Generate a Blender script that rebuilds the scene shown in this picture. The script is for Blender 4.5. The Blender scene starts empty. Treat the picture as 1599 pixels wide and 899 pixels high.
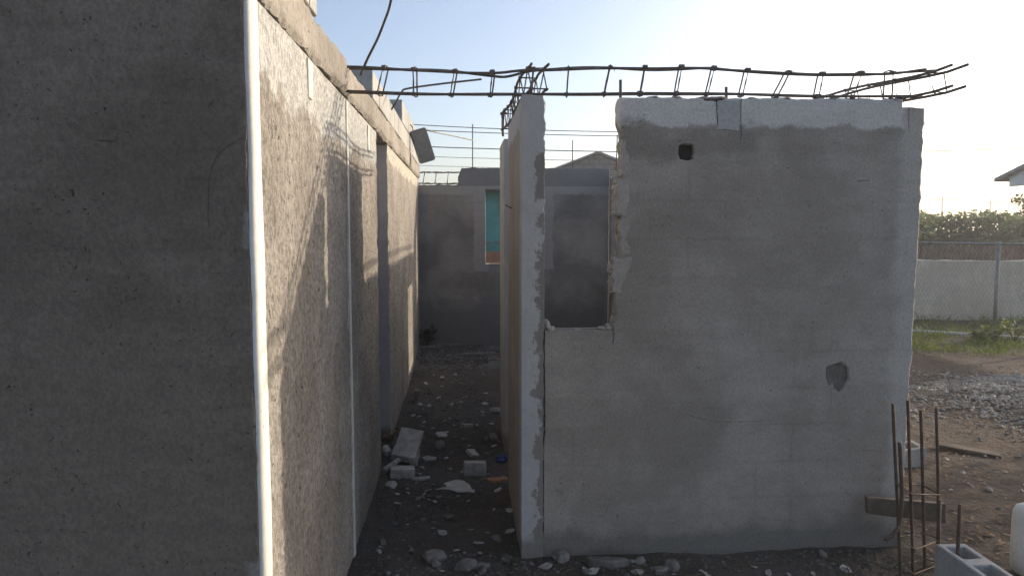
import bpy, bmesh, math, random
import numpy as np
from mathutils import Vector, noise, Matrix
from mathutils.geometry import tessellate_polygon
R = math.radians
S = bpy.context.scene
COL = S.collection
rnd = random.Random(7)
PI = math.pi

# ------------------------------------------------------------------ camera
LENS_PX = 1150.0
EYE = Vector((0, 0, 1.65))
YAW, PIT = R(-3.93), R(-4.75)
_f = Vector((-math.sin(YAW)*math.cos(PIT), math.cos(YAW)*math.cos(PIT), math.sin(PIT)))
_r = Vector((math.cos(YAW), math.sin(YAW), 0)); _u = _r.cross(_f)
def at(px, py, ax, v):
    """where the sight line through a photo pixel meets the real plane (axis ax at value v)"""
    d = _f + _r*(px-799.5)/LENS_PX + _u*(449.5-py)/LENS_PX
    return EYE + d*((v-EYE[ax])/d[ax])
cam = bpy.data.cameras.new('camera'); co = bpy.data.objects.new('camera', cam); COL.objects.link(co)
cam.sensor_width = 36; cam.lens = LENS_PX/1599*36; cam.clip_end = 3000; cam.clip_start = .05
co.location = EYE; co.rotation_euler = (PI/2+PIT, 0, YAW); S.camera = co

# ------------------------------------------------------------------ light
SUN = Vector((1, .46, .375)).normalized()
w = bpy.data.worlds.new('World'); S.world = w; w.use_nodes = True
nt = w.node_tree; nt.nodes.clear()
sky = nt.nodes.new('ShaderNodeTexSky'); sky.sky_type = 'NISHITA'; sky.sun_disc = False
sky.sun_elevation = math.asin(SUN.z); sky.sun_rotation = math.atan2(SUN.x, SUN.y)
sky.air_density = .75; sky.dust_density = 2.6; sky.ozone_density = 2.5; sky.altitude = 10
bg = nt.nodes.new('ShaderNodeBackground'); bg.inputs[1].default_value = .14
out = nt.nodes.new('ShaderNodeOutputWorld')
nt.links.new(sky.outputs[0], bg.inputs[0]); nt.links.new(bg.outputs[0], out.inputs[0])
sl = bpy.data.lights.new('sun', 'SUN'); so = bpy.data.objects.new('sun', sl); COL.objects.link(so)
sl.energy = 2.05; sl.angle = R(.55); sl.color = (1, .94, .86)
so.rotation_euler = SUN.to_track_quat('Z', 'Y').to_euler(); so.location = (8, 4, 9)
S.view_settings.view_transform = 'Standard'; S.view_settings.look = 'None'
S.view_settings.exposure = 1.04
S.view_settings.use_white_balance = True; S.view_settings.white_balance_temperature = 7750; S.view_settings.white_balance_tint = 11; S.view_settings.gamma = 1

# ------------------------------------------------------------------ material helpers
class G:
    def __init__(s, name):
        s.m = bpy.data.materials.new(name); s.m.use_nodes = True
        s.t = s.m.node_tree; s.b = s.t.nodes['Principled BSDF']
        s.b.inputs['Specular IOR Level'].default_value = .25
    def n(s, kind, **kw):
        o = s.t.nodes.new(kind)
        for k, v in kw.items(): setattr(o, k, v)
        return o
    def put(s, sock, v):
        if v is None: return
        if isinstance(v, bpy.types.NodeSocket): s.t.links.new(v, sock)
        else:
            if hasattr(sock.default_value, '__len__') and not hasattr(v, '__len__'): v = (v,)*len(sock.default_value)
            if hasattr(sock.default_value, '__len__') and len(sock.default_value) == 4 and len(v) == 3: v = (*v, 1)
            sock.default_value = v
    def math(s, op, a, b=None, c=None, clamp=False):
        o = s.n('ShaderNodeMath', operation=op, use_clamp=clamp)
        s.put(o.inputs[0], a); s.put(o.inputs[1], b); s.put(o.inputs[2], c); return o.outputs[0]
    def vec(s, op, a, b=None):
        o = s.n('ShaderNodeVectorMath', operation=op); s.put(o.inputs[0], a); s.put(o.inputs[1], b); return o.outputs[0]
    def pos(s): return s.n('ShaderNodeNewGeometry').outputs['Position']
    def obj(s): return s.n('ShaderNodeTexCoord').outputs['Object']
    def rand(s): return s.n('ShaderNodeObjectInfo').outputs['Random']
    def noise(s, co, scale, detail=4, rough=.55, dist=0):
        o = s.n('ShaderNodeTexNoise'); s.put(o.inputs['Vector'], co); s.put(o.inputs['Scale'], scale)
        s.put(o.inputs['Detail'], detail); s.put(o.inputs['Roughness'], rough); s.put(o.inputs['Distortion'], dist); return o
    def voro(s, co, scale, feat='F1'):
        o = s.n('ShaderNodeTexVoronoi', feature=feat); s.put(o.inputs['Vector'], co); s.put(o.inputs['Scale'], scale); return o
    def ramp(s, v, lo, hi, a=0., b=1., smooth=True):
        o = s.n('ShaderNodeMapRange', interpolation_type='SMOOTHSTEP' if smooth else 'LINEAR')
        for i, x in enumerate((v, lo, hi, a, b)): s.put(o.inputs[i], x)
        return o.outputs[0]
    def mix(s, f, a, b, blend='MIX'):
        o = s.n('ShaderNodeMix', data_type='RGBA', blend_type=blend)
        s.put(o.inputs[0], f); s.put(o.inputs[6], a); s.put(o.inputs[7], b); return o.outputs[2]
    def bump(s, h, dist, strength=1., nrm=None):
        o = s.n('ShaderNodeBump'); s.put(o.inputs['Height'], h); s.put(o.inputs['Distance'], dist)
        s.put(o.inputs['Strength'], strength)
        if nrm is not None: s.put(o.inputs['Normal'], nrm)
        return o.outputs[0]
    def done(s, col, rough=.9, nrm=None):
        s.put(s.b.inputs['Base Color'], col); s.put(s.b.inputs['Roughness'], rough)
        if nrm is not None: s.put(s.b.inputs['Normal'], nrm)
        return s.m

def concrete(name, c1, c2, regions=(), pits=.5, pit_scale=55, bumpy=.003, grain=.22, cloud=1.6, streak=.25, sdir=(1.2, 1.2, 14), speck=.22, speck_scale=70, trowel=0):
    """cement: clouds, trowel streaks, grain, pits; regions = (lo, hi, wobble, soft, colour[, wobble scale, broken]) of another coat"""
    g = G(name); p = g.pos()
    n1 = g.noise(p, cloud, 6, .62, .3); n2 = g.noise(p, 11, 5, .6); n3 = g.noise(p, 170, 3, .6)
    st = g.noise(g.vec('MULTIPLY', p, sdir), 2.2, 5, .6)
    col = g.mix(g.ramp(n1.outputs[0], .34, .66), c1, c2)
    for rg in regions:
        lo, hi, wob, soft, c = rg[:5]; ws = rg[5] if len(rg) > 5 else 5; brk = rg[6] if len(rg) > 6 else 0
        wn = g.noise(p, ws, 6, .68)
        q = g.n('ShaderNodeSeparateXYZ')
        off = g.vec('MULTIPLY', g.vec('SUBTRACT', wn.outputs['Color'], (.5, .5, .5)), (wob*4,)*3)
        g.put(q.inputs[0], g.vec('ADD', p, off))
        m = None
        for i in range(3):
            for side, lim in ((0, lo[i]), (1, hi[i])):
                if lim is None: continue
                k = g.ramp(q.outputs[i], lim-soft, lim+soft) if side == 0 else g.ramp(q.outputs[i], lim-soft, lim+soft, 1, 0)
                m = k if m is None else g.math('MULTIPLY', m, k)
        if brk:
            bn = g.noise(p, brk, 6, .7)
            m = g.math('MULTIPLY', m, g.ramp(bn.outputs[0], .47, .50))
        col = g.mix(m, col, c)
    f = g.math('ADD', 1-grain*.5-.12-streak*.5, g.math('MULTIPLY', n3.outputs[0], grain))
    f = g.math('ADD', f, g.math('MULTIPLY', n2.outputs[0], .24))
    f = g.math('ADD', f, g.math('MULTIPLY', st.outputs[0], streak))
    o = g.n('ShaderNodeCombineColor'); [g.put(o.inputs[i], f) for i in range(3)]
    col = g.mix(1., col, o.outputs[0], 'MULTIPLY')
    n5 = g.noise(g.vec('MULTIPLY', p, (1, 1, .75)), speck_scale, 4, .65)
    f5 = g.math('ADD', 1-speck*.5, g.math('MULTIPLY', g.ramp(n5.outputs[0], .32, .68), speck))
    o = g.n('ShaderNodeCombineColor'); [g.put(o.inputs[i], f5) for i in range(3)]
    col = g.mix(1., col, o.outputs[0], 'MULTIPLY')
    if trowel:
        tn = g.noise(g.vec('MULTIPLY', p, (1, 1, 1.5)), 3.2, 2, .5, 2.2)
        tr = g.math('ABSOLUTE', g.math('SUBTRACT', g.math('FRACT', g.math('MULTIPLY', tn.outputs[0], 9)), .5))
        tm = g.math('MULTIPLY', g.ramp(tr, .0, .12, 1, 0), g.ramp(g.noise(p, 2.3, 3).outputs[0], .48, .62))
        sv = g.n('ShaderNodeSeparateXYZ'); g.put(sv.inputs[0], g.vec('ADD', p, g.vec('MULTIPLY', g.noise(p, 6, 3).outputs['Color'], (.03,)*3)))
        cv = g.n('ShaderNodeCombineXYZ'); g.put(cv.inputs[0], sv.outputs[0]); g.put(cv.inputs[1], sv.outputs[2])
        bk = g.n('ShaderNodeTexBrick'); g.put(bk.inputs['Vector'], cv.outputs[0]); bk.inputs['Scale'].default_value = 1; bk.inputs['Brick Width'].default_value = .4; bk.inputs['Row Height'].default_value = .2
        bk.inputs['Mortar Size'].default_value = .012; bk.inputs['Mortar Smooth'].default_value = .9
        gh_ = g.math('MULTIPLY', bk.outputs['Fac'], g.ramp(g.noise(p, 1.3, 3).outputs[0], .45, .6))
        kk = g.math('SUBTRACT', 1., g.math('ADD', g.math('MULTIPLY', tm, .10*trowel), g.math('MULTIPLY', gh_, .09*trowel)))
        o = g.n('ShaderNodeCombineColor'); [g.put(o.inputs[i], kk) for i in range(3)]
        col = g.mix(1., col, o.outputs[0], 'MULTIPLY')
    h = g.math('ADD', g.math('MULTIPLY', n2.outputs[0], .8), g.math('MULTIPLY', n3.outputs[0], .35))
    h = g.math('ADD', h, g.math('MULTIPLY', st.outputs[0], .4)); h = g.math('ADD', h, g.math('MULTIPLY', n5.outputs[0], speck))
    if pits:
        wp = g.vec('ADD', p, g.vec('MULTIPLY', g.noise(p, 60, 3).outputs['Color'], (.02,)*3))
        v = g.voro(g.vec('MULTIPLY', wp, (1, 1, .8)), pit_scale); mk = g.noise(p, 5, 5, .7)
        pm = g.math('MULTIPLY', g.ramp(v.outputs['Distance'], .10, .26, 1, 0), g.ramp(mk.outputs[0], .50, .62))
        pm = g.math('MULTIPLY', pm, g.ramp(g.noise(p, 23, 2).outputs[0], .45, .6))
        sp = g.noise(g.vec('MULTIPLY', wp, (1, 1, 1.7)), pit_scale*1.1, 3, .6)
        pm2 = g.math('MULTIPLY', g.ramp(sp.outputs[0], .66, .74), g.ramp(g.noise(p, 3.1, 4, .7).outputs[0], .42, .6))
        pm = g.math('MAXIMUM', pm, pm2)
        col = g.mix(g.math('MULTIPLY', pm, pits), col, tuple(x*.35 for x in c1))
        h = g.math('SUBTRACT', h, g.math('MULTIPLY', pm, 1.2))
    return g.done(col, .93, g.bump(h, bumpy, 1.))

def simple(name, c1, c2, scale=8, bumpy=.002, rough=.8, metal=0, per_obj=0):
    g = G(name); p = g.obj()
    n = g.noise(p, scale, 5, .65); n3 = g.noise(p, scale*9, 3)
    col = g.mix(g.ramp(n.outputs[0], .35, .65), c1, c2)
    f = g.math('ADD', .82, g.math('MULTIPLY', n3.outputs[0], .36))
    if per_obj: f = g.math('MULTIPLY', f, g.math('ADD', 1-per_obj*.5, g.math('MULTIPLY', g.rand(), per_obj)))
    o = g.n('ShaderNodeCombineColor'); [g.put(o.inputs[i], f) for i in range(3)]
    col = g.mix(1., col, o.outputs[0], 'MULTIPLY')
    g.put(g.b.inputs['Metallic'], metal)
    h = g.math('ADD', n.outputs[0], g.math('MULTIPLY', n3.outputs[0], .4))
    return g.done(col, rough, g.bump(h, bumpy))

def foliage(name, c1, c2, scale=1.2, trans=.25):
    g = G(name); p = g.pos()
    n = g.noise(p, scale, 3); n2 = g.noise(p, 40, 1)
    col = g.mix(g.ramp(n.outputs[0], .35, .65), c1, c2)
    col = g.mix(g.ramp(n2.outputs[0], .4, .7), col, tuple(x*1.5 for x in c2))
    tr = g.n('ShaderNodeBsdfTranslucent'); g.put(tr.inputs[0], g.mix(.5, col, (.16, .20, .03)))
    g.done(col, .6); mx = g.n('ShaderNodeMixShader'); g.put(mx.inputs[0], trans)
    g.t.links.new(g.b.outputs[0], mx.inputs[1]); g.t.links.new(tr.outputs[0], mx.inputs[2])
    g.t.links.new(mx.outputs[0], g.t.nodes['Material Output'].inputs[0])
    return g.m

M = {}
NO = (None,)*3
M['end'] = concrete('dark cement render', (.16, .127, .102), (.222, .182, .148), pits=.85, pit_scale=62, bumpy=.0045, cloud=2.2, speck=.28, speck_scale=95, trowel=.9, grain=.46, streak=.4, sdir=(1.5, 1.5, 11),
    regions=[((-1.6, None, .5), (-.7, None, 1.35), .28, .12, (.195, .158, .127), 2.2), ((-.632, None, None), (None, None, .68), .012, .01, (.26, .235, .21), 7), ((-.612, None, 1.585), (None, None, 1.69), .010, .006, (.26, .235, .21), 9)])
M['white'] = concrete('white skim coat', (.66, .645, .59), (.78, .77, .715), pits=.8, pit_scale=40, bumpy=.0015, grain=.12, streak=.1, speck=.06)
M['strip'] = concrete('pale mortar strip', (.56, .55, .51), (.62, .61, .57), pits=.4, bumpy=.002, speck=.15)
M['rough'] = concrete('brown rough plaster', (.24, .216, .188), (.335, .308, .274), pits=.9, pit_scale=34, bumpy=.013, speck=.62, speck_scale=62, grain=.4, streak=.3, sdir=(7, 7, 1.4),
    regions=[((None, None, 2.06), (None, 5.6, None), .11, .015, (.42, .42, .40), 4), ((None, 5.7, 2.19), NO, .075, .01, (.47, .44, .37), 5)])
M['beam'] = concrete('raw beam concrete', (.225, .203, .178), (.33, .302, .267), pits=.7, pit_scale=30, bumpy=.006, grain=.35, streak=.2, sdir=(2, 2, 2))
M['block'] = concrete('grey concrete block', (.33, .33, .32), (.42, .41, .39), pits=.4, pit_scale=90, bumpy=.003, grain=.4, streak=.1)
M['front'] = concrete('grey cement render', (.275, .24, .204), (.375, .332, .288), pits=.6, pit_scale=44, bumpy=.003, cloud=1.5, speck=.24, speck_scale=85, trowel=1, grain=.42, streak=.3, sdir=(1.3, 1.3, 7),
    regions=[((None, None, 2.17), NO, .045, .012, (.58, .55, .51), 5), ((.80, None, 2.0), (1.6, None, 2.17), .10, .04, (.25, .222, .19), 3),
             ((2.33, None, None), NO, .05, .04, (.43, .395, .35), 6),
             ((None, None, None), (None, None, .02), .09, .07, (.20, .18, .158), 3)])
M['jamb'] = concrete('broken block edge', (.33, .295, .26), (.43, .39, .35), pits=.7, pit_scale=40, bumpy=.007, grain=.4, streak=.1)
M['pier'] = concrete('skimmed pier', (.41, .40, .385), (.47, .46, .445), pits=.5, pit_scale=40, bumpy=.002, grain=.14, streak=.08, speck=.1,
    regions=[((.385, None, 1.78), (None, None, 2.02), .035, .004, (.24, .215, .19), 9),
             ((.385, None, None), (None, None, 1.72), .055, .004, (.25, .225, .20), 11, 8),
             ((.40, None, None), (None, None, 1.5), .04, .004, (.235, .215, .195), 13),
             ((None, None, None), (None, None, -.02), .06, .04, (.24, .22, .20), 5)])
M['part'] = concrete('brown undercoat', (.30, .262, .225), (.37, .33, .285), pits=.5, pit_scale=40, bumpy=.003, grain=.25, streak=.2, sdir=(5, 5, 1),
    regions=[((None, None, 2.16), NO, .06, .006, (.44, .43, .41), 6)])
M['far'] = concrete('mottled grey render', (.205, .193, .182), (.32, .295, .27), pits=.4, bumpy=.003, cloud=2.1, trowel=.8, streak=.1,
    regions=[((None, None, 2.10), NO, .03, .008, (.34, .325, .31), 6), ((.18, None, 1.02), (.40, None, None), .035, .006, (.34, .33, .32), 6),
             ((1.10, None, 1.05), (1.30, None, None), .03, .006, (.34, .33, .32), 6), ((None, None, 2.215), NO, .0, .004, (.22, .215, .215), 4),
             ((None, None, None), (None, None, .55), .15, .2, (.19, .18, .175), 2)])  # slightly darker towards the base
M['outer'] = concrete('grey brown render', (.22, .205, .19), (.30, .28, .26), pits=.4, bumpy=.003)
M['bound'] = concrete('stained boundary cement', (.58, .50, .40), (.70, .62, .51), pits=.6, bumpy=.004, cloud=.9, streak=.5, sdir=(3, 3, .5),
    regions=[((7.4, None, .1), (14.5, None, .85), .25, .05, (.60, .54, .45), 4, 9)])
M['rebar'] = simple('rusty rebar', (.095, .082, .075), (.165, .135, .115), 30, .001, .8, 0)
M['rebar2'] = simple('dark rusty rebar', (.06, .042, .034), (.12, .075, .055), 22, .001, .8, 0)
M['wood'] = simple('weathered dark plank', (.075, .058, .045), (.13, .10, .078), 12, .002)
M['stone'] = simple('pale stone', (.10, .094, .087), (.23, .217, .20), 14, .004, .9, 0, .7)
M['chunk'] = simple('broken cement', (.13, .122, .112), (.22, .206, .19), 18, .004, .92, 0, .35)
M['pale'] = simple('pale broken cement', (.30, .285, .26), (.44, .42, .385), 18, .004, .92, 0, .35)
M['gravel'] = simple('grey gravel', (.27, .245, .21), (.52, .48, .42), 3, .003, .9)
M['paper'] = simple('torn paper', (.40, .38, .35), (.50, .48, .45), 9, .001, .8)
M['clay'] = simple('orange clay', (.25, .12, .06), (.33, .18, .10), 20, .003)
M['bluebag'] = simple('blue plastic', (.02, .03, .12), (.03, .05, .2), 9, .004, .4)
M['plastic'] = simple('white plastic', (.62, .62, .58), (.70, .70, .66), 5, .001, .45)
M['panel'] = simple('grey painted panel', (.17, .175, .18), (.22, .225, .23), 5, .001, .6)
M['steel'] = simple('grey steel', (.22, .22, .21), (.32, .31, .29), 12, .001, .5, .6)
M['cable'] = simple('black cable', (.05, .05, .055), (.07, .07, .075), 4, .0005, .6)
M['pole'] = simple('weathered pole', (.10, .085, .07), (.16, .14, .12), 4, .004)
M['teal'] = simple('teal paint', (.10, .30, .27), (.13, .36, .33), 3, .001)
M['terra'] = simple('terracotta paint', (.34, .15, .09), (.42, .21, .14), 6, .002)
M['redroof'] = simple('dark red roof sheet', (.10, .035, .03), (.14, .05, .045), 4, .002)
M['greyroof'] = simple('grey roof sheet', (.22, .22, .22), (.30, .30, .30), 4, .002)
M['wpaint'] = simple('white house paint', (.66, .65, .62), (.74, .73, .70), 3, .001)
M['corrugated'] = simple('dark brown sheet', (.10, .075, .06), (.17, .13, .105), 5, .004)
M['litter'] = simple('dry brown leaves', (.16, .085, .045), (.30, .19, .11), 30, .001)
M['bark'] = simple('bark', (.07, .055, .04), (.12, .095, .07), 14, .008)
M['leaf'] = foliage('tree leaves', (.03, .06, .015), (.06, .10, .025), .8)
M['hedge'] = foliage('hedge leaves', (.09, .12, .09), (.12, .15, .11), .6, .5)
M['grass'] = foliage('grass blades', (.07, .12, .02), (.16, .20, .04), 2.5, .35)
M['weed'] = foliage('dark weed leaves', (.015, .03, .012), (.03, .05, .02), 8, .15)

def soil():
    g = G('dark soil'); p = g.pos()
    n1 = g.noise(p, .9, 5, .6); n2 = g.noise(p, 9, 6, .7); n3 = g.noise(p, 90, 4, .7); v = g.voro(p, 45); v2 = g.voro(p, 17)
    col = g.mix(g.ramp(n1.outputs[0], .38, .62), (.062, .054, .048), (.115, .10, .088))
    q = g.n('ShaderNodeSeparateXYZ'); g.put(q.inputs[0], p)
    yard = g.ramp(q.outputs[0], 2.3, 3.4)
    col = g.mix(g.math('MULTIPLY', yard, g.ramp(n2.outputs[0], .35, .6)), col, (.105, .074, .055))
    red = g.math('MULTIPLY', g.ramp(g.noise(p, 1.7, 4).outputs[0], .52, .66), .35)
    col = g.mix(red, col, (.12, .07, .045))
    far = g.math('MULTIPLY', g.ramp(q.outputs[1], 8.6, 9.4), g.ramp(q.outputs[0], 2, 3, 1, 0))
    col = g.mix(g.math('MULTIPLY', far, g.ramp(n2.outputs[0], .4, .55)), col, (.22, .22, .22))
    col = g.mix(g.math('MULTIPLY', g.ramp(v.outputs['Distance'], .12, .3, 1, 0), g.ramp(n2.outputs[0], .48, .6)), col, (.20, .185, .17))
    f = g.math('ADD', .55, g.math('MULTIPLY', n3.outputs[0], .9))
    o = g.n('ShaderNodeCombineColor'); [g.put(o.inputs[i], f) for i in range(3)]
    col = g.mix(1., col, o.outputs[0], 'MULTIPLY')
    h = g.math('ADD', g.math('MULTIPLY', n2.outputs[0], 1.2), g.math('MULTIPLY', n3.outputs[0], .6))
    h = g.math('SUBTRACT', h, g.math('MULTIPLY', v2.outputs['Distance'], .5))
    return g.done(col, .95, g.bump(h, .03))
M['soil'] = soil()

# ------------------------------------------------------------------ object helpers
def tag(o, label=None, cat=None, group=None, kind=None):
    for k, v in (('label', label), ('category', cat), ('group', group), ('kind', kind)):
        if v: o[k] = v
    return o
def empty(name, loc, label, cat, group=None):
    o = bpy.data.objects.new(name, None); COL.objects.link(o); o.location = loc; o.empty_display_size = .1
    return tag(o, label, cat, group)
def obj(name, verts, faces, mat, parent=None, smooth=False):
    me = bpy.data.meshes.new(name); me.from_pydata([tuple(v) for v in verts], [], faces); me.materials.append(mat); me.update()
    if smooth: me.polygons.foreach_set('use_smooth', [True]*len(me.polygons))
    o = bpy.data.objects.new(name, me); COL.objects.link(o)
    if parent is not None:
        o.parent = parent; o.matrix_parent_inverse = Matrix.Translation(-parent.location)
    return o
def fixn(o):
    bm = bmesh.new(); bm.from_mesh(o.data); bmesh.ops.recalc_face_normals(bm, faces=bm.faces); bm.to_mesh(o.data); bm.free(); return o
class MB:
    def __init__(s): s.v = []; s.f = []
    def add(s, v, f):
        b = len(s.v); s.v += [tuple(x) for x in v]; s.f += [tuple(i+b for i in q) for q in f]
    def box(s, lo, hi):
        x0, y0, z0 = lo; x1, y1, z1 = hi
        s.add([(x0,y0,z0),(x1,y0,z0),(x1,y1,z0),(x0,y1,z0),(x0,y0,z1),(x1,y0,z1),(x1,y1,z1),(x0,y1,z1)],
              [(0,3,2,1),(4,5,6,7),(0,1,5,4),(1,2,6,5),(2,3,7,6),(3,0,4,7)])
    def tube(s, pts, r, n=6, closed=False):
        pts = [Vector(p) for p in pts]; k = len(pts); v = []; f = []
        for i, p in enumerate(pts):
            a = pts[i-1] if (i or closed) else p; b = pts[(i+1) % k] if (i < k-1 or closed) else p
            t = (b-a).normalized(); ref = Vector((0,0,1)) if abs(t.z) < .9 else Vector((1,0,0))
            x = t.cross(ref).normalized(); y = t.cross(x); rr = r[i] if isinstance(r, (list, tuple)) else r
            v += [p + (x*math.cos(2*PI*j/n) + y*math.sin(2*PI*j/n))*rr for j in range(n)]
        for i in range(k if closed else k-1):
            i2 = (i+1) % k
            f += [(i*n+j, i*n+(j+1) % n, i2*n+(j+1) % n, i2*n+j) for j in range(n)]
        if not closed: f += [tuple(range(n-1, -1, -1)), tuple((k-1)*n+j for j in range(n))]
        s.add(v, f)
    def build(s, name, mat, parent=None, smooth=False): return obj(name, s.v, s.f, mat, parent, smooth)
def tube(name, pts, r, mat, parent=None, n=6, closed=False):
    m = MB(); m.tube(pts, r, n, closed); return m.build(name, mat, parent, True)
def curve(pts, k=8):
    """Catmull-Rom through the points"""
    P = [Vector(p) for p in pts]; P = [P[0]*2-P[1]] + P + [P[-1]*2-P[-2]]; o = []
    for i in range(1, len(P)-2):
        a, b, c, d = P[i-1:i+3]
        for j in range(k):
            t = j/k; o.append(.5*((2*b)+(c-a)*t+(2*a-5*b+4*c-d)*t*t+(3*b-a-3*c+d)*t**3))
    return o+[P[-2]]
def nz(x, y=0, z=0, s=1.): return noise.noise(Vector((x*s+11.3, y*s+4.7, z*s+2.1)))

def slab(name, mat, loops, frame, thick, parent=None, jit=.004, step=.03, r=.006, layers=3, seed=0, jscale=9.):
    """solid from outlines (outer counter-clockwise, holes clockwise) with crumbly edges; frame(u,v,d) -> xyz.
       an outline point may carry a third number: the raggedness of the edge that starts there"""
    res = []
    for lp in loops:
        o = []
        for i, p in enumerate(lp):
            q = lp[(i+1) % len(lp)]; j = p[2] if len(p) > 2 else jit
            L = math.hypot(q[0]-p[0], q[1]-p[1]); k = max(1, int(L/step))
            o += [(p[0]+(q[0]-p[0])*t/k, p[1]+(q[1]-p[1])*t/k, j) for t in range(k)]
        res.append(o)
    ds = [(0, r), (r, 0)] + [(thick*(i+1)/(layers+1), 0) for i in range(layers)] + [(thick-r, 0), (thick, r)]
    V = []; F = []; base = []; UV = []
    for li, (d, sh) in enumerate(ds):
        for o in res:
            base.append(len(V)); n = len(o)
            for i, (u, v, j) in enumerate(o):
                a = o[i-1]; b = o[(i+1) % n]; tx, ty = b[0]-a[0], b[1]-a[1]; L = math.hypot(tx, ty) or 1
                nx, ny = -ty/L, tx/L
                k = noise.noise(Vector((u*jscale, v*jscale, d*jscale*1.6+seed)))*1.4 + noise.noise(Vector((u*jscale*4, v*jscale*4, d*30+seed+9)))*.7
                k = sh*(.08 if j <= .001 else 1)*(1+.8*noise.noise(Vector((u*25, v*25, seed)))) + j*k
                V.append(frame(u+nx*k, v+ny*k, d)); UV.append(Vector((u+nx*k, v+ny*k, 0)))
    nl = len(res)
    for li in range(len(ds)-1):
        for k, o in enumerate(res):
            b0 = base[li*nl+k]; b1 = base[(li+1)*nl+k]; n = len(o)
            F += [(b0+i, b0+(i+1) % n, b1+(i+1) % n, b1+i) for i in range(n)]
    for li in (0, len(ds)-1):
        off = base[li*nl]; q = [UV[base[li*nl+k]:base[li*nl+k]+len(o)] for k, o in enumerate(res)]
        F += [tuple(off+i for i in t) for t in tessellate_polygon(q)]
    return fixn(obj(name, V, F, mat, parent))
def fr_xz(y0): return lambda u, v, d: (u, y0+d, v)
def fr_yz(x0, s=-1): return lambda u, v, d: (x0+s*d, u, v)
def fr_xy(z0): return lambda u, v, d: (u, v, z0-d)

def heightwall(name, mat, ys, zs, x0, disp, back, parent):
    """upright plaster face (normal +X) as a displaced grid, with returned edges"""
    ny, nz_ = len(ys), len(zs); V = []; F = []
    for y in ys:
        for z in zs: V.append((x0+disp(y, z), y, z))
    for i in range(ny-1):
        for j in range(nz_-1): a = i*nz_+j; F.append((a, a+nz_, a+nz_+1, a+1))
    ring = [i*nz_ for i in range(ny)] + [(ny-1)*nz_+j for j in range(1, nz_)] + [i*nz_+nz_-1 for i in range(ny-2, -1, -1)] + [j for j in range(nz_-2, 0, -1)]
    b = len(V)
    for k in ring: V.append((back, V[k][1], V[k][2]))
    n = len(ring)
    F += [(ring[i], b+i, b+(i+1) % n, ring[(i+1) % n]) for i in range(n)]
    return obj(name, V, F, mat, parent)

# ------------------------------------------------------------------ ground
GZ = -.14
def gh(x, y):
    h = GZ + .025*nz(x, y, 0, 1.3) + .012*nz(x, y, 3, 5.) + .006*nz(x, y, 5, 16.)
    if y < 12:
        e = max(0, 1-abs(y-3.72)/.55) if .25 < x < 2.5 else 0
        h += .03*e*e*(3-2*e)
        e = max(0, 1-abs(x+.58)/.35) if y > 2.3 else 0
        h += .03*e
        d = math.hypot((x-6.5)/2.0, (y-7.0)/1.3); h += .15*max(0, 1-d*d)
        if x < 2.3 and y > 8.0: h += .055*min(2, (y-8.0))
    return h
xs = np.unique(np.concatenate([np.arange(-1.2, 3.4, .025), np.arange(3.4, 9, .09), np.arange(9, 20, .6), -1.2-np.geomspace(.2, 298, 22), 20+np.geomspace(1, 280, 20)]).round(4))
ysg = np.unique(np.concatenate([np.arange(1.5, 7, .025), np.arange(7, 11.5, .06), np.arange(11.5, 30, .8), 1.5-np.geomspace(.2, 298, 18), 30+np.geomspace(1, 270, 20)]).round(4))
V = [(x, y, gh(x, y)) for x in xs for y in ysg]; k = len(ysg)
F = [(i*k+j, (i+1)*k+j, (i+1)*k+j+1, i*k+j+1) for i in range(len(xs)-1) for j in range(k-1)]
tag(obj('ground', V, F, M['soil'], None, True), kind='structure')

# ------------------------------------------------------------------ walls at the left
XL = -.58; YE = 2.12; TOP = 2.31
t = empty('rendered_wall', (-1.4, YE+.08, 0), 'dark grey pitted cement wall filling the left side, with bright white corner strip', 'wall')
g_ = slab('cement_face', M['end'], [[(-3.2, -.4), (XL-.010, -.4, .005), (XL-.010, 2.9), (-3.2, 2.9)]], fr_xz(YE), .09, t, .002, .02, .008, 2, 3, 14)
V = []; F = []
zz = np.arange(-.4, 2.9, .02)
for z in zz:
    a = .006*nz(z, 0, 0, 5)+.003*nz(z, 0, 5, 30); b = .008*nz(z, 3, 0, 4)+.004*nz(z, 9, 0, 28)
    V += [(XL-.02, YE+.012, z), (XL-.012+a*.4, YE+.003+a*.5, z), (XL+.001+a*.3, YE+.006+a, z), (XL+.003, YE+.05, z), (XL+.002, YE+.088+b, z), (XL-.012, YE+.097+b, z), (XL-.03, YE+.10, z)]
for i in range(len(zz)-1):
    F += [(i*7+j, i*7+j+1, i*7+8+j, i*7+7+j) for j in range(6)]
obj('corner_strip', V, F, M['white'], t, True)
def crack(pts, wd, parent, axis=1, v=YE, off=-.0015):
    P = []
    for p in pts:
        q = at(p[0], p[1], axis, v); P.append(q)
    P = curve(P, 7); V = []; F = []
    for i, p in enumerate(P):
        d = (P[min(i+1, len(P)-1)]-P[max(i-1, 0)]).normalized(); nn = Vector((-d.z, 0, d.x))
        s = wd*(.5+1.1*abs(nz(i*.7, v)))*min(1, (len(P)-1-i)/4+.15); p = p+Vector((.004*nz(i*.9, 1), off, .004*nz(i*.9, 7)))
        V += [p-nn*s, p+nn*s]
    F = [(2*i, 2*i+1, 2*i+3, 2*i+2) for i in range(len(P)-1)]
    return obj('crack', V, F, M['crackm'], parent)
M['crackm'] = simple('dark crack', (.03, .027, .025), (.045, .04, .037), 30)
crack([(377, 215), (352, 232), (336, 250), (328, 275), (326, 300), (325, 330), (327, 362)], .0008, t)
crack([(348, 150), (331, 160), (324, 172)], .0006, t)
V = []; 
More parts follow.
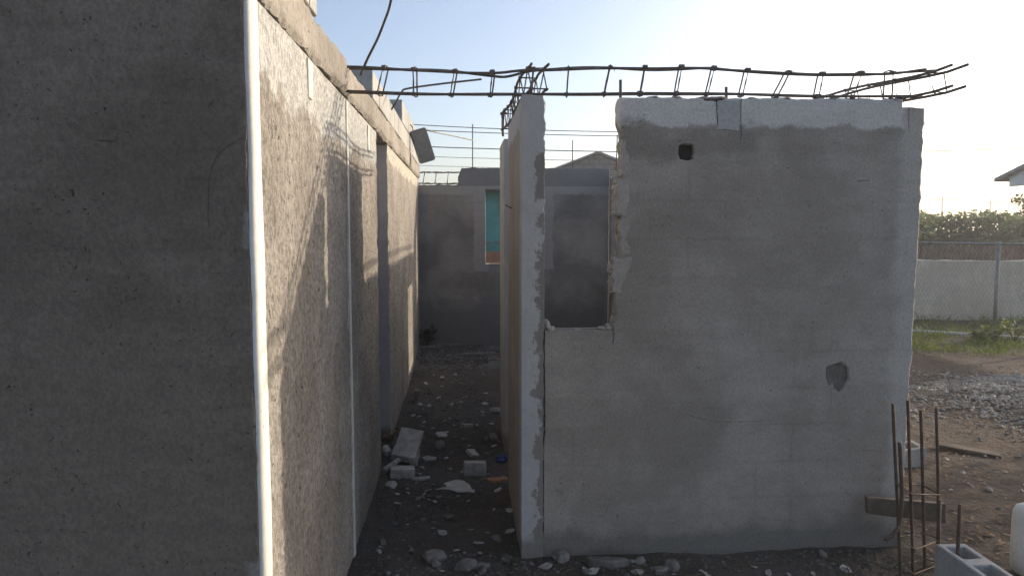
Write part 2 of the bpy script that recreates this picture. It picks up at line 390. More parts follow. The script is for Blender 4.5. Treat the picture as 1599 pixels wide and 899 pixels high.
slab('scar', M['end'], [[(-.99, 1.885), (-.945, 1.88), (-.94, 1.908), (-.955, 1.915), (-.99, 1.91)]], fr_xz(YE-.004), .006, t, .003, .006, .002, 1, 8, 30)

lw = empty('plastered_wall', (XL, 6.2, 0), 'long sunlit wall of rough brown plaster with doorway, receding along the left of the passage', 'wall')
def dispA(y, z):
    a = .008*nz(y, z, 0, 1.1)
    k = nz(y, z*.55, 0, 26); k2 = nz(y, z*.6, 4, 60)
    rough = 1. if z < 2.05+.1*nz(y, z, 8, 5) else .45
    e = rough*(.0058*k + .0032*k2 - .018*max(0, nz(y, z*.5, 9, 19)-.34) - .012*max(0, nz(y, z*.45, 5, 42)-.4))
    return a*.6 + e
ys = np.unique(np.concatenate([np.arange(YE+.10, 4., .0105), np.arange(4., 5.29, .016), [5.29]]).round(4)); zs = np.arange(-.3, 2.3101, .0118)
heightwall('rough_plaster', M['rough'], ys, zs, XL-.012, dispA, XL-.16, lw)
ys = np.unique(np.concatenate([np.arange(6.06, 10.4, .026), [10.4]]).round(4)); zs = np.arange(-.3, 2.3101, .016)
heightwall('rough_plaster', M['rough'], ys, zs, XL-.012, dispA, XL-.16, lw)
# the doorway: recessed filling and its lintel
slab('door_recess', M['far'], [[(5.25, -.4), (6.10, -.4), (6.10, 2.3), (5.25, 2.3)]], fr_yz(XL-.165), .05, lw, .001, .1)
slab('door_jamb', M['pier'], [[(XL-.165, -.4), (XL-.014, -.4, .004), (XL-.014, 2.3, .004), (XL-.165, 2.3)]], fr_xz(6.05), .008, lw, .002, .03, .001, 1, 71)
ys = np.unique(np.concatenate([np.arange(YE, 4., .012), np.arange(4., 10.41, .03)]).round(4)); zs = np.arange(2.312, 2.4801, .012)
def dispB(y, z):
    e = .012*nz(y, z, 2, 2.2)+.006*nz(y, z, 1, 12)+.003*nz(y, z, 1, 40)
    lo = max(0, 1-(z-2.312)/.028)
    return .012 + e - lo*.022*(.7+1.0*nz(y, 0, 4, 7)+.7*nz(y, 0, 9, 31)) - (.02 if abs(z-2.48) < .012 else 0)*(.6+nz(y, 7, 0, 12))
o = heightwall('bond_beam', M['beam'], ys, zs, XL, dispB, XL-.15, lw)
for v in o.data.vertices:
    if v.co.z > 2.46: v.co.z += .016*nz(v.co.y, 0, 0, 4)+.01*nz(v.co.y, 0, 3, 17)
# pale mortar strips
for y0, y1, z0, z1 in ((3.90, 3.945, -.3, 2.30), (2.95, 3.03, 2.15, 2.30), (4.78, 4.86, 2.13, 2.29)):
    slab('mortar_strip', M['strip'], [[(y0, z0), (y1, z0), (y1, z1), (y0, z1)]], fr_yz(XL-.004), .03, lw, .007, .02, .003, 1, y0, 12)
# block courses on the beam
def laid_block(y0, y1, z0, z1, s):
    slab('block', M['block'], [[(y0+.004, z0+.004), (y1-.004, z0+.004), (y1-.004, z1-.003), (y0+.004, z1-.003)]], fr_yz(XL+.006+.006*nz(s, 2)), .15, lw, .002, .05, .005, 1, s, 10)
def course(y0, y1, z0, z1, s, L=.4):
    y = y0; k = 0
    while y < y1-.1:
        laid_block(y, min(y+L, y1), z0, z1, s+k); y += L; k += 1
    sl_ = slab('mortar_bed', M['beam'], [[(y0+.008, z0-.012), (y1-.01, z0-.012), (y1-.01, z1-.012), (y0+.008, z1-.012)]], fr_yz(XL-.006), .13, lw, .001, .1, .004, 1, s)
course(2.14, 3.09, 2.485, 2.68, 1); course(4.97, 10.4, 2.487, 2.675, 20); course(7.45, 10.4, 2.68, 2.90, 60)
# bars leaving the top of that wall
P = [at(563, 118, 1, 4.3), at(574, 92, 1, 4.28), at(589, 62, 1, 4.22), at(601, 32, 1, 4.15), at(609, 8, 1, 4.1), at(618, -40, 1, 4.0)]
tag(tube('bent_bar', curve(P), .0075, M['rebar']), 'dark bent bar rising from the left wall top out of the frame', 'bar')
P = [at(611, 172, 1, 6.3), at(619, 158, 1, 6.2), at(627, 144, 1, 6.1), at(637, 138.5, 1, 6.05), at(690, 131, 1, 5.95), at(752, 124, 1, 5.85)]
tag(tube('hooked_bar', curve(P), .008, M['rebar']), 'thin hooked bar sticking sideways from the left wall blocks below the long cage', 'bar')

# tilted grey panel and its bracket arm
pn = empty('hanging_panel', at(660, 255, 1, 8.55), 'grey rectangular panel hanging tilted off the top of the left wall', 'panel')
A, B, C_, D = [at(x, y, 1, 8.5) for x, y in ((640.5, 205), (665, 198), (681, 249), (657, 256))]
def lerp(a, b, t): return a+(b-a)*t
def panel_ring(k, dy):
    o = []
    q = [A, D, C_, B]; c = (A+B+C_+D)/4
    for i in range(4):
        p, prv, nx = q[i], q[i-1], q[(i+1) % 4]
        rr = .022
        for tt in range(4):
            a = tt/3; s = p+(prv-p).normalized()*rr*(1-a)+(nx-p).normalized()*rr*a
            s = lerp(s, p, .35*math.sin(a*PI)); s = c+(s-c)*k; o.append((s.x-dy*.25, s.y+dy, s.z))
    return o
V = []; F = []
for k, dy in ((.90, .006), (.955, 0), (1., .012), (1., .062), (.97, .07)): V += panel_ring(k, dy)
for l in range(4): F += [(l*16+i, l*16+(i+1) % 16, l*16+16+(i+1) % 16, l*16+16+i) for i in range(16)]
F += [tuple(range(15, -1, -1)), tuple(64+i for i in range(16))]
fixn(obj('box', V, F, M['panel'], pn))
tube('hook', curve([at(645, 206, 1, 8.53), at(644, 199, 1, 8.53), at(640, 195, 1, 8.53), at(633, 196, 1, 8.53)]), .006, M['cable'], pn)
tube('bracket', [at(664, 203, 1, 8.58), at(700, 210.5, 1, 9.4), at(738, 219, 1, 10.45)], .009, M['steel'], pn)

# ------------------------------------------------------------------ front wall, partition, right wall, far wall
YF = 3.8; XR = 2.44
fw = empty('front_wall', (1.4, YF+.07, 0), 'broad grey cement wall facing the viewer with a broken window notch at its left', 'wall')
ol = [(.432, -.4), (XR-.03, -.4, .006), (XR-.008, .55, .008), (XR+.008, 1.4, .007), (XR+.012, 2.275, .004), (2.33, 2.278, .002), (2.328, 2.318, .006), (1.365, 2.315, .004), (1.355, 2.30, .004), (1.262, 2.30, .003), (1.255, 2.312, .007),
      (.822, 2.31, .010), (.814, 2.20, .010), (.828, 2.13, .012), (.842, 2.02, .010), (.832, 1.85, .012), (.826, 1.66, .012), (.818, 1.5, .012), (.81, 1.35, .010), (.806, 1.2, .012), (.80, 1.12, .004), (.795, 1.034, .001), (.432, 1.034, .001)]
PK = [(p.x, p.z, .004) for p in (at(x, y, 1, YF) for x, y in ((1061, 228), (1068, 225), (1083, 226), (1084, 238), (1083, 249), (1074, 251), (1062, 249), (1059, 240)))]
SC = [(p.x, p.z, .003) for p in (at(x, y, 1, YF) for x, y in ((1291, 574), (1302, 569), (1313, 565), (1323, 574), (1325, 592), (1318, 604), (1311, 612), (1303, 606), (1301, 596), (1295, 601), (1291, 590)))]
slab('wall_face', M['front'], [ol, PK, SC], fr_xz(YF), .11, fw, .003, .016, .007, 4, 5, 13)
# exposed block ends round the notch
for i, (z0, z1) in enumerate(((1.30, 1.492), (1.505, 1.695), (1.71, 1.90), (1.913, 2.10))):
    dx = (-.026, .010, -.012, .016)[i]
    slab('block_end', M['jamb'], [[(.812+dx, z0), (.868+dx*1.2, z0), (.875-dx, z1), (.812+dx, z1)]], fr_xz(YF-.0015), .10, fw, .014, .010, .006, 3, 30+i, 18)
# sill block with cells
sx0, sx1 = .436, .80
sil = slab('sill_block', M['front'], [[(sx0-.002, YF, .001), (sx1-.006, YF, .001), (sx1-.006, YF+.108, .001), (sx0-.002, YF+.108, .001)],
      [(sx0+.03, YF+.022), (sx0+.03, YF+.088), (sx0+.16, YF+.088), (sx0+.16, YF+.022)], [(sx0+.20, YF+.022), (sx0+.20, YF+.088), (sx0+.335, YF+.088), (sx0+.335, YF+.022)]], fr_xy(1.108), .074, fw, .0015, .02, .003, 1, 4)
# mortar lumps at the notch corners
def lump(c, sx, sy, sz, mat, parent, s, name='mortar_lump'):
    bm = bmesh.new(); bmesh.ops.create_icosphere(bm, subdivisions=3, radius=1)
    for v in bm.verts:
        n_ = v.co.normalized(); k = 1+.35*nz(n_.x+s, n_.y, n_.z, 1.6)+.15*nz(n_.x, n_.y+s, n_.z, 5)
        v.co = Vector((c[0]+n_.x*k*sx, c[1]+n_.y*k*sy, c[2]+n_.z*k*sz))
    me = bpy.data.meshes.new(name); bm.to_mesh(me); bm.free(); me.materials.append(mat)
    o = bpy.data.objects.new(name, me); COL.objects.link(o)
    if parent: o.parent = parent; o.matrix_parent_inverse = Matrix.Translation(-parent.location)
    return o
for i, (x, z, a, b) in enumerate(((.445, 1.13, .022, .03), (.465, 1.113, .03, .012), (.79, 1.12, .035, .018), (.812, 1.15, .022, .035), (.75, 1.112, .025, .008))):
    lump((x, YF+.055, z), a, .05, b, M['jamb'], fw, i*3.1)
# square pocket, patch, knocked-out scar
M['scar'] = concrete('broken render', (.085, .078, .07), (.16, .147, .13), pits=.6, pit_scale=90, bumpy=.012)
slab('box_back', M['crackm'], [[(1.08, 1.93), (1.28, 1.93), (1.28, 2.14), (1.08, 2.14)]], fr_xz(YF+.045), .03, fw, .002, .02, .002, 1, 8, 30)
V = []; F = []; xx = np.arange(1.93, 2.12, .008); zz = np.arange(.70, .96, .008)
for x in xx:
    for z in zz: V.append((x, YF+.013+.010*nz(x, z, 0, 22)+.004*nz(x, z, 3, 70), z))
k = len(zz); F = [(i_*k+j_, (i_+1)*k+j_, (i_+1)*k+j_+1, i_*k+j_+1) for i_ in range(len(xx)-1) for j_ in range(k-1)]
obj('broken_patch', V, F, M['scar'], fw)
a = at(1121, 160, 1, YF); b = at(1154, 202, 1, YF)
M['skim'] = concrete('pale filler', (.37, .37, .365), (.42, .42, .41), pits=.2, bumpy=.001)
slab('filled_joint', M['skim'], [[(a.x, b.z), (b.x, b.z-.008), (b.x, 2.302), (a.x, 2.30)]], fr_xz(YF-.003), .01, fw, .004, .012, .001, 1, 13, 20)
def fcrack(pts, wd): return crack(pts, wd, fw, 1, YF, -.0045)
fcrack([(1157, 153), (1156, 180), (1157, 210), (1155, 220)], .0022); fcrack([(1118, 155), (1119, 175), (1121, 200)], .003)
fcrack([(849, 528), (850, 570), (850.5, 620), (850, 660), (851, 690)], .0035)
fcrack([(1075, 647), (1110, 657), (1150, 658), (1205, 655)], .0011); fcrack([(1419, 168), (1418, 190), (1419, 210)], .0018)
fcrack([(1338, 283), (1348, 282), (1358, 283)], .002); fcrack([(1345, 702), (1365, 703), (1384, 704)], .001)
# bits on the wall top
for i, x in enumerate((1.0, 1.12, 1.27, 1.31, 1.345, 1.52, 1.7, 1.95, 2.1, 2.3)):
    lump((x, YF+.05, 2.315), .03+.02*abs(nz(i, 3)), .05, .011, M['jamb'], fw, i*1.7)

pt = empty('partition_wall', (.37, 4.6, 0), 'narrow pale pier end of the partition dividing the passage from the room', 'wall')
slab('pier_face', M['pier'], [[(.312, -.4, .001), (.428, -.4, .006), (.43, 2.0, .008), (.43, 2.26, .012), (.42, 2.315, .003), (.312, 2.318, .001)]], fr_xz(YF-.004), .152, pt, .002, .014, .004, 4, 17, 16)
slab('partition_face', M['part'], [[(YF+.149, -.4), (4.93, -.4, .004), (4.93, 2.31, .006), (YF+.15, 2.312)]], fr_yz(.425, -1), .112, pt, .003, .03, .005, 3, 19)
slab('jamb_pier', M['pier'], [[(.335, -.4), (.43, -.4), (.43, 2.33, .004), (.333, 2.325)]], fr_xz(5.75), .62, pt, .003, .03, .006, 3, 23)
slab('corner_bead', M['pier'], [[(3.83, -.3), (3.875, -.3), (3.87, 2.31), (3.83, 2.31)]], fr_yz(.3108, 1), .01, pt, .004, .03, .002, 1, 27)
tube('wire_stub', curve([(.32, 4.55, 1.76), (.285, 4.55, 1.775), (.275, 4.56, 1.785)]), .004, M['cable'], pt)

ow = empty('room_wall', (2.25, 7, 0), 'side wall of the roofless room seen through the window notch', 'wall')
slab('wall_face', M['outer'], [[(YF+.15, -.4), (10.4, -.4), (10.4, 2.34, .01), (YF+.15, 2.315)], [(9.37, 1.02), (9.37, 2.04), (10.25, 2.04), (10.25, 1.02)]], fr_yz(2.25, -1), .15, ow, .004, .04, .006, 2, 29)

bw = empty('far_wall', (.7, 10.47, 0), 'dark blue grey end wall closing the passage with a tall window opening', 'wall')
xr = 2.10
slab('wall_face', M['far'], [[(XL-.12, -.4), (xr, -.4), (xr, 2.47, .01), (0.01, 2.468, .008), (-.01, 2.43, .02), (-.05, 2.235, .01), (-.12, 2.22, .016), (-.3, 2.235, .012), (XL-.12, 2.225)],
     [(.345, 1.12), (.342, 2.17), (1.13, 2.17), (1.13, 1.12)]], fr_xz(10.4), .15, bw, .002, .035, .006, 2, 31)
slab('sill', M['pier'], [[(.338, 1.114), (1.14, 1.114), (1.14, 1.128), (.338, 1.128)]], fr_xz(10.392), .165, bw, .001, .05, .003, 1, 33)

# ------------------------------------------------------------------ reinforcement cages
def wob(pts, amp, s):
    return [p+Vector((amp*nz(i*.22, s), amp*nz(i*.22, s, 4), amp*nz(i*.22, s, 8))) for i, p in enumerate(pts)]
def knot(m, p, r, s):
    for k in range(3):
        q = Vector((rnd.uniform(-1, 1), rnd.uniform(-1, 1), rnd.uniform(-1, 1)))*r*1.3
        m.tube([p-q, p+q*.6], r*.55, 4)
    m.tube([p-Vector((r*1.1, 0, 0)), p+Vector((r*1.1, 0, 0))], r*1.25, 6)
cg = empty('rebar_cage', at(1000, 147, 1, 3.86), 'long rusty rebar cage running along the front wall top from the left wall', 'rebar cage')
Yc0, Yc1 = 3.82, 3.90
tf = [(536, 104), (598, 107), (645, 110), (708, 113), (767, 114.5), (800, 112), (832, 110), (886, 109), (945, 107), (1003, 107), (1062, 106.5), (1112, 108), (1165, 111), (1225, 114), (1280, 117), (1340, 116), (1395, 115), (1446, 108)]
tb = [(536, 107), (598, 108.5), (645, 109), (708, 111.5), (767, 119), (795, 119.5), (832, 111), (886, 107), (945, 106), (1003, 109), (1062, 108.5), (1112, 107), (1165, 112), (1225, 115.5), (1280, 118), (1340, 117.5), (1390, 114.5), (1460, 110)]
bf = [(536, 142), (645, 146.5), (767, 148), (886, 147), (1003, 146), (1112, 146.5), (1225, 150), (1340, 151), (1440, 151.5)]
bb = [(536, 144), (645, 147.5), (767, 147), (886, 148), (1003, 147.5), (1112, 147.5), (1225, 149), (1340, 151), (1432, 150)]
BARS = []
for L, y in ((tf, Yc0), (tb, Yc1), (bf, Yc0), (bb, Yc1)):
    c = curve([at(px, py, 1, y) for px, py in L], 5); BARS.append(c)
    tube('bar', wob(c, .0025, y), .0072, M['rebar'], cg)
def on(bar, x):
    for i in range(len(bar)-1):
        if bar[i].x <= x <= bar[i+1].x:
            return bar[i].lerp(bar[i+1], (x-bar[i].x)/max(1e-6, bar[i+1].x-bar[i].x))
    return bar[-1] if x > bar[-1].x else bar[0]
STIR = [(599, 589), (645, 646), (710, 703), (769, 765), (832, 829), (887, 884), (953, 943), (1007, 999), (1064, 1056), (1115, 1104), (1168, 1158), (1233, 1212), (1285, 1277), (1345, 1331), (1393, 1391)]
for i, (xt, xb) in enumerate(STIR):
    X = at(xt, 110, 1, Yc0).x; Xb = at(xb, 147, 1, Yc0).x; sh = .012+.012*abs(nz(i, 2)); up_ = Vector((0, 0, .010)); m = MB()
    a, b = on(BARS[0], X)+up_, on(BARS[1], X+sh)+up_; c, d = on(BARS[3], Xb+sh)-up_, on(BARS[2], Xb)-up_
    a.y -= .011; d.y -= .011; b.y += .011; c.y += .011
    mid = (a+d)/2+Vector((.004*nz(i, 5), 0, 0)); m.tube([a, lerp(a, b, .5)+Vector((0, 0, .005)), b, (b+c)/2+Vector((.004*nz(i, 9), 0, 0)), c, lerp(c, d, .5)-Vector((0, 0, .004)), d, mid], .0046, 5, True)
    for q in (a, d): knot(m, q+(Vector((0, .008, -.006)) if q is a else Vector((0, .008, .008))), .008+.004*rnd.random(), i)
    q = a+Vector((rnd.uniform(-.02, .02), 0, 0)); m.tube([q, q+Vector((rnd.uniform(-.02, .02), -.01, -.035*rnd.random()))], .0015, 4)
    m.build('stirrup', M['rebar'], cg)

def even(P, n):
    d = [0]
    for a, b in zip(P, P[1:]): d.append(d[-1]+(b-a).length)
    o = []
    for i in range(n+1):
        s_ = d[-1]*i/n; k = max(j for j in range(len(P)-1) if d[j] <= s_+1e-9); o.append(P[k].lerp(P[k+1], min(1, (s_-d[k])/max(1e-9, d[k+1]-d[k]))))
    return o
def cage_line(name, pts, wd, ht, ns, label, r=.0075, sr=.0042, skew=.02, seed=1, axis='y', mat='rebar', zig=False):
    root = empty(name, pts[len(pts)//2], label, 'rebar cage')
    base = even(curve(pts, 6), 60); n = len(base); side = Vector((wd/2, 0, 0)) if axis == 'y' else Vector((0, wd/2, 0)); B = []
    for k, (s, h) in enumerate(((-1, 0), (1, 0), (-1, 1), (1, 1))):
        b = wob([p+side*s+Vector((0, 0, ht*h)) for p in base], .008, seed+k*3); B.append(b); tube('bar', b, r, M[mat], root)
    for i in range(ns):
        t_ = (i+.6)/ns*(n-1); i0 = min(n-2, int(t_)); fr = t_-i0; j = min(n-2, max(0, i0+(1 if zig and i % 2 else 0)))
        P = [B[k][i0].lerp(B[k][i0+1], fr) for k in range(4)]; sk = (base[i0+1]-base[i0]).normalized()*skew*(1+nz(i, seed)) * (-1 if zig and i % 2 else 1)
        m = MB(); m.tube([P[0]-sk, P[2]+sk, P[3]+sk, P[1]-sk], sr, 5, True); knot(m, P[2]+sk, .008, i); knot(m, P[0]-sk, .007, i); m.build('stirrup', M[mat], root)
    return root
cage_line('rebar_cage', [Vector((.40, 3.78, 2.345)), Vector((.375, 4.1, 2.35)), Vector((.365, 4.45, 2.335)), Vector((.37, 4.8, 2.33)), Vector((.36, 5.15, 2.345)), Vector((.345, 5.5, 2.36))], .085, .12, 15,
          'crooked rusty rebar cage on the partition top, dropping behind the pale pier', seed=4, skew=.05, zig=True)
tag(tube('bent_tie', curve([(.335, 5.5, 2.48), (.325, 5.6, 2.50), (.318, 5.66, 2.46), (.32, 5.7, 2.40), (.325, 5.74, 2.345)]), .009, M['rebar']), 'short bent bar end drooping over the rear of the partition top', 'bar')
cage_line('rebar_cage', [Vector((2.475, 3.57, 2.345)), Vector((2.43, 3.70, 2.328)), Vector((2.36, 3.85, 2.325)), Vector((2.29, 4.3, 2.34)), Vector((2.25, 5.0, 2.345)), Vector((2.2, 7.0, 2.36)), Vector((2.18, 10.2, 2.36))], .075, .105, 34,
          'rusty rebar cage overhanging the right corner of the front wall with splayed bar ends', seed=9, skew=.012)
cage_line('rebar_cage', [Vector((-.62, 10.46, 2.25)), Vector((-.4, 10.46, 2.252)), Vector((-.2, 10.46, 2.25)), Vector((.05, 10.46, 2.255))], .09, .155, 4,
          'small rebar cage in the gap of the far end wall top', seed=14, axis='x', skew=.01)
def upright(name, px, y0, y1, Y, r, label, dx=0):
    tag(tube(name, [at(px, y1, 1, Y), at(px+dx*.5, (y0+y1)/2, 1, Y), at(px+dx, y0, 1, Y)], r, M['rebar']), label, 'bar')
upright('starter_bar', 968.5, 125, 300, 3.99, .0085, 'upright bar standing at the right edge of the window notch', .5)
upright('starter_bar', 738, 194, 266, 10.47, .008, 'thin upright bar on the far end wall beside the grey panel')
upright('starter_bar', 894, 219, 266, 10.47, .007, 'thin upright bar left of the distant gable')
upright('starter_bar', 962, 211, 266, 10.47, .008, 'slightly leaning thin bar just right of the distant gable', 2)
upright('starter_bar', 1134, 136, 158, 3.9, .008, 'short bar stub poking from the front wall top under the cage')

# ------------------------------------------------------------------ foreground column starter
ck = empty('column_rebar', (2.25, 3.45, 0), 'four upright rusty column bars with stirrups in front of the right wall corner', 'rebar column')
for i, (xt, yt, xb, yb, Y) in enumerate(((1394.6, 630, 1405.7, 899, 3.36), (1417.7, 624, 1426, 899, 3.42), (1437.7, 640, 1444, 899, 3.56), (1462.8, 636, 1466, 860, 3.60))):
    a = at(xt, yt, 1, Y); b = at(xb, yb, 1, Y); d = (b-a)/(b.z-a.z); b = a+d*(-.26-a.z)
    tube('bar', wob([a.lerp(b, k/8) for k in range(9)], .003, i*5), .0078, M['rebar2'], ck)
a = at(1467, 780, 1, 3.58); tube('bar', [a, a+Vector((.012, 0, -.52))], .010, M['rebar2'], ck)
def stir(pts): tube('stirrup', [at(x, y, 1, Y) for x, y, Y in pts], .0042, M['rebar2'], ck, 5, True)
stir(((1399, 755, 3.35), (1424, 771, 3.41), (1467, 772, 3.6), (1441, 757, 3.57)))
stir(((1404, 838, 3.35), (1429, 858, 3.41), (1468, 842, 3.6), (1444, 832, 3.57)))
stir(((1405, 882, 3.35), (1427, 896, 3.41), (1468, 880, 3.6), (1445, 872, 3.57)))
tag(tube('hooked_bar', curve([at(1405, 690, 1, 3.35), at(1408, 760, 1, 3.34), at(1407, 795, 1, 3.33), at(1403, 820, 1, 3.32), at(1395, 833, 1, 3.31), at(1382, 842, 1, 3.30)]), .0095, M['rebar2']),
    'hooked rusty bar bent toward the wall at the foot of the column bars', 'bar')
pk = slab('plank', M['wood'], [[at(1349, 797, 1, 3.7).xz.to_tuple(), at(1470, 812, 1, 3.7).xz.to_tuple(), at(1470, 782, 1, 3.7).xz.to_tuple(), at(1348, 772, 1, 3.7).xz.to_tuple()]], fr_xz(3.66), .03, None, .002, .02, .003, 1, 41)
tag(pk, 'short dark wooden plank fixed low across the right end of the front wall', 'plank')

def hollow_block(name, loc, rot, label, mat=M['block'], L=.4, W=.15, H=.2, group=None):
    a, b = L/2, W/2
    cells = []
    for c in (-.098, .098):
        cells.append([(c-.065, -b+.03), (c-.065, b-.03), (c+.065, b-.03), (c+.065, -b+.03)])
    o = slab(name, mat, [[(-a, -b), (a, -b), (a, b), (-a, b)]]+cells, lambda u, v, d: (u, v, H-d), H, None, .002, .02, .005, 2, rnd.random()*50, 14)
    o.location = loc; o.rotation_euler = rot; tag(o, label, 'block', group); return o
tl = at(1456, 848, 2, GZ+.21)
hollow_block('concrete_block', (tl.x+.085, tl.y-.205, GZ+.01), (0, 0, R(-90)-.03), 'grey hollow concrete block with two open cells at the lower right corner')
a = at(1499, 787, 1, tl.y-.105); b = at(1495.5, 862, 1, tl.y-.105)
tag(tube('starter_bar', [a, lerp(a, b, .5), b, b+Vector((0, 0, -.2))], .0085, M['rebar2']), 'short rusty bar standing in the cell of the lower right concrete block', 'bar')
q = at(1441, 745, 1, 5.2)
hollow_block('concrete_block', (q.x-.225, 5.2, gh(q.x-.2, 5.2)-.06), (R(6), R(-4), R(8)), 'pale concrete block lying behind the right corner of the front wall')

# white container at the right edge
jc = empty('plastic_container', (2.72, 3.5, GZ), 'white rounded plastic container cut off by the right edge of view', 'container')
cx, cy = at(1580, 880, 1, 3.5).x+.125, 3.5
prof = [(.085, -.01), (.10, .01), (.103, .06), (.103, .28), (.100, .32), (.088, .346), (.06, .360), (.03, .364), (.03, .40)]
V = []; F = []; n = 32
for r_, z in prof:
    for j in range(n):
        a = 2*PI*j/n; e = .55; ca, sa = math.cos(a), math.sin(a)
        V.append((cx+r_*math.copysign(abs(ca)**e, ca), cy+r_*.8*math.copysign(abs(sa)**e, sa), z+GZ))
for i in range(len(prof)-1): F += [(i*n+j, i*n+(j+1) % n, (i+1)*n+(j+1) % n, (i+1)*n+j) for j in range(n)]
F += [tuple(range(n-1, -1, -1)), tuple((len(prof)-1)*n+j for j in range(n))]
obj('body', V, F, M['plastic'], jc, True)
m = MB(); m.tube([(cx, cy, GZ+.40), (cx, cy, GZ+.43)], .034, 16); m.build('cap', M['plastic'], jc)
tube('handle', curve([(cx+.03, cy, GZ+.36), (cx+.05, cy, GZ+.40), (cx+.085, cy, GZ+.40), (cx+.095, cy, GZ+.34)]), .012, M['plastic'], jc, 8)

# ------------------------------------------------------------------ debris
def rock_mesh(name, seed, mat, sub=2, sq=(1, 1, .7), ang=.45):
    bm = bmesh.new(); bmesh.ops.create_icosphere(bm, subdivisions=sub, radius=1)
    pl = [Vector((rnd.gauss(0, 1), rnd.gauss(0, 1), rnd.gauss(0, 1))).normalized() for _ in range(9)]; cut = [rnd.uniform(.55, .9) for _ in pl]
    for v in bm.verts:
        n_ = v.co.normalized(); k = 1+ang*.5*nz(n_.x*1.2+seed, n_.y*1.2, n_.z*1.2, 1.4)
        for p, c in zip(pl, cut):
            d = n_.dot(p)
            if d > 0: k = min(k, c/d if d > .3 else 9)
        v.co = Vector((n_.x*k*sq[0], n_.y*k*sq[1], n_.z*k*sq[2]))
    me = bpy.data.meshes.new(name); bm.to_mesh(me); bm.free(); me.materials.append(mat); return me
ROCK = [rock_mesh('stone', i*3.3, M['stone'], 2, (1, rnd.uniform(.6, .95), rnd.uniform(.45, .75))) for i in range(9)]
def place_stone(x, y, s, label, group=None, mesh=None, name='stone', cat='stone'):
    o = bpy.data.objects.new(name, mesh or rnd.choice(ROCK)); COL.objects.link(o)
    o.location = (x, y, gh(x, y)+s*rnd.uniform(-.1, .3)); o.scale = (s, s, s); o.rotation_euler = (rnd.uniform(-.3, .3), rnd.uniform(-.3, .3), rnd.uniform(0, 6.28))
    return tag(o, label, cat, group)
n = 0
while n < 150:
    y = 3.0+6.6*rnd.random()**1.3; x = rnd.uniform(-.5, .33)
    place_stone(x, y, .012+.024*rnd.random()**2.2, 'small stone among the many scattered over the dark soil of the passage', 'stones scattered in the passage'); n += 1
n = 0
while n < 60:
    y = rnd.uniform(3.0, 3.72); x = rnd.uniform(.35, 2.2)
    place_stone(x, y, .010+.022*rnd.random()**2, 'small stone among the many lying along the foot of the front wall', 'stones along the front wall foot'); n += 1
n = 0
while n < 45:
    y = rnd.uniform(3.6, 8.5); x = rnd.uniform(2.6, 5.6)
    place_stone(x, y, .012+.028*rnd.random()**2, 'small stone among the many strewn over the brown yard right of the walls', 'stones strewn over the yard'); n += 1
def chunk(px, py, w_, d_, h_, label, mat=None, rot=0, tilt=(0, 0), name='cement_chunk', cat='chunk', z=None, lift=0):
    """broken flat piece of cement at the spot of the floor seen at that pixel"""
    mat = mat or DM
    if h_/w_ > .42:
        o = bpy.data.objects.new(name, rock_mesh(name, rnd.random()*50, M[mat], 3, (w_*.56, d_*.6, h_*.62))); COL.objects.link(o); q = at(px, py, 2, GZ+.02)
        o.location = (q.x, q.y, gh(q.x, q.y)+h_*.22+lift); o.rotation_euler = (rnd.uniform(-.3, .3), rnd.uniform(-.3, .3), rot); return tag(o, label, cat)
    q = at(px, py, 2, GZ+.02); k = 9; o_ = []
    for i in range(k):
        a = 2*PI*i/k; e = .6; c, s = math.cos(a), math.sin(a); rr = 1+.3*rnd.uniform(-1, 1)
        o_.append((w_/2*rr*math.copysign(abs(c)**e, c), d_/2*rr*math.copysign(abs(s)**e, s)))
    o = slab(name, M[mat], [o_], lambda u, v, d: (u, v, h_/2-d), h_, None, .004, .012, min(.006, h_*.3), 2, rnd.random()*90, 22)
    o.location = (q.x, q.y, gh(q.x, q.y)+h_*.28+lift); o.rotation_euler = (tilt[0], tilt[1], rot); return tag(o, label, cat)
def rect_chunk(px, py, w_, d_, h_, label, mat=None, rot=0, tilt=(0, 0), name='broken_block', cat='block', lift=0):
    mat = mat or DM
    q = at(px, py, 2, GZ+.02); a, b = w_/2, d_/2
    o = slab(name, M[mat], [[(-a, -b), (a*.95, -b), (a, b*.9), (-a*.9, b)]], lambda u, v, d: (u, v, h_/2-d), h_, None, .005, .012, .005, 2, rnd.random()*90, 18)
    o.location = (q.x, q.y, gh(q.x, q.y)+h_*.38+lift); o.rotation_euler = (tilt[0], tilt[1], rot); return tag(o, label, cat)
DM = 'pale'
# the heap of broken block against the left wall
rect_chunk(637, 712, .19, .40, .055, 'large pale slab of broken block leaning on the heap by the left wall', rot=R(-4), tilt=(R(16), R(8)), lift=.07)
rect_chunk(648, 716, .05, .30, .10, 'narrow broken block strip under the right side of the leaning slab', rot=R(-3), tilt=(R(8), R(-6)))
rect_chunk(628, 740, .18, .13, .07, 'low broken block at the front foot of the leaning slab', rot=R(10), tilt=(R(-6), R(4)))
rect_chunk(612, 738, .03, .17, .03, 'thin stick of broken cement left of the leaning slab', rot=R(-38), tilt=(R(12), 0), lift=.05)
chunk(603, 712, .10, .12, .08, 'pale lump wedged between the left wall and the leaning slab')
chunk(612, 758, .09, .08, .05, 'broken cement lump at the wall foot below the heap')
rect_chunk(741, 733, .17, .11, .10, 'upright pale half block lying right of the passage middle', rot=R(8), tilt=(R(-8), R(3)))
rect_chunk(738, 714, .07, .09, .03, 'ribbed fragment resting behind the pale half block', rot=R(35), tilt=(R(20), R(10)), lift=.05)
chunk(690, 683, .11, .10, .02, 'flat pale tile fragment propped on dark soil beyond the heap', rot=.3, tilt=(R(8), R(6)), lift=.03)
chunk(686, 697, .10, .06, .07, 'dark grey block fragment under the flat tile fragment', mat='stone')
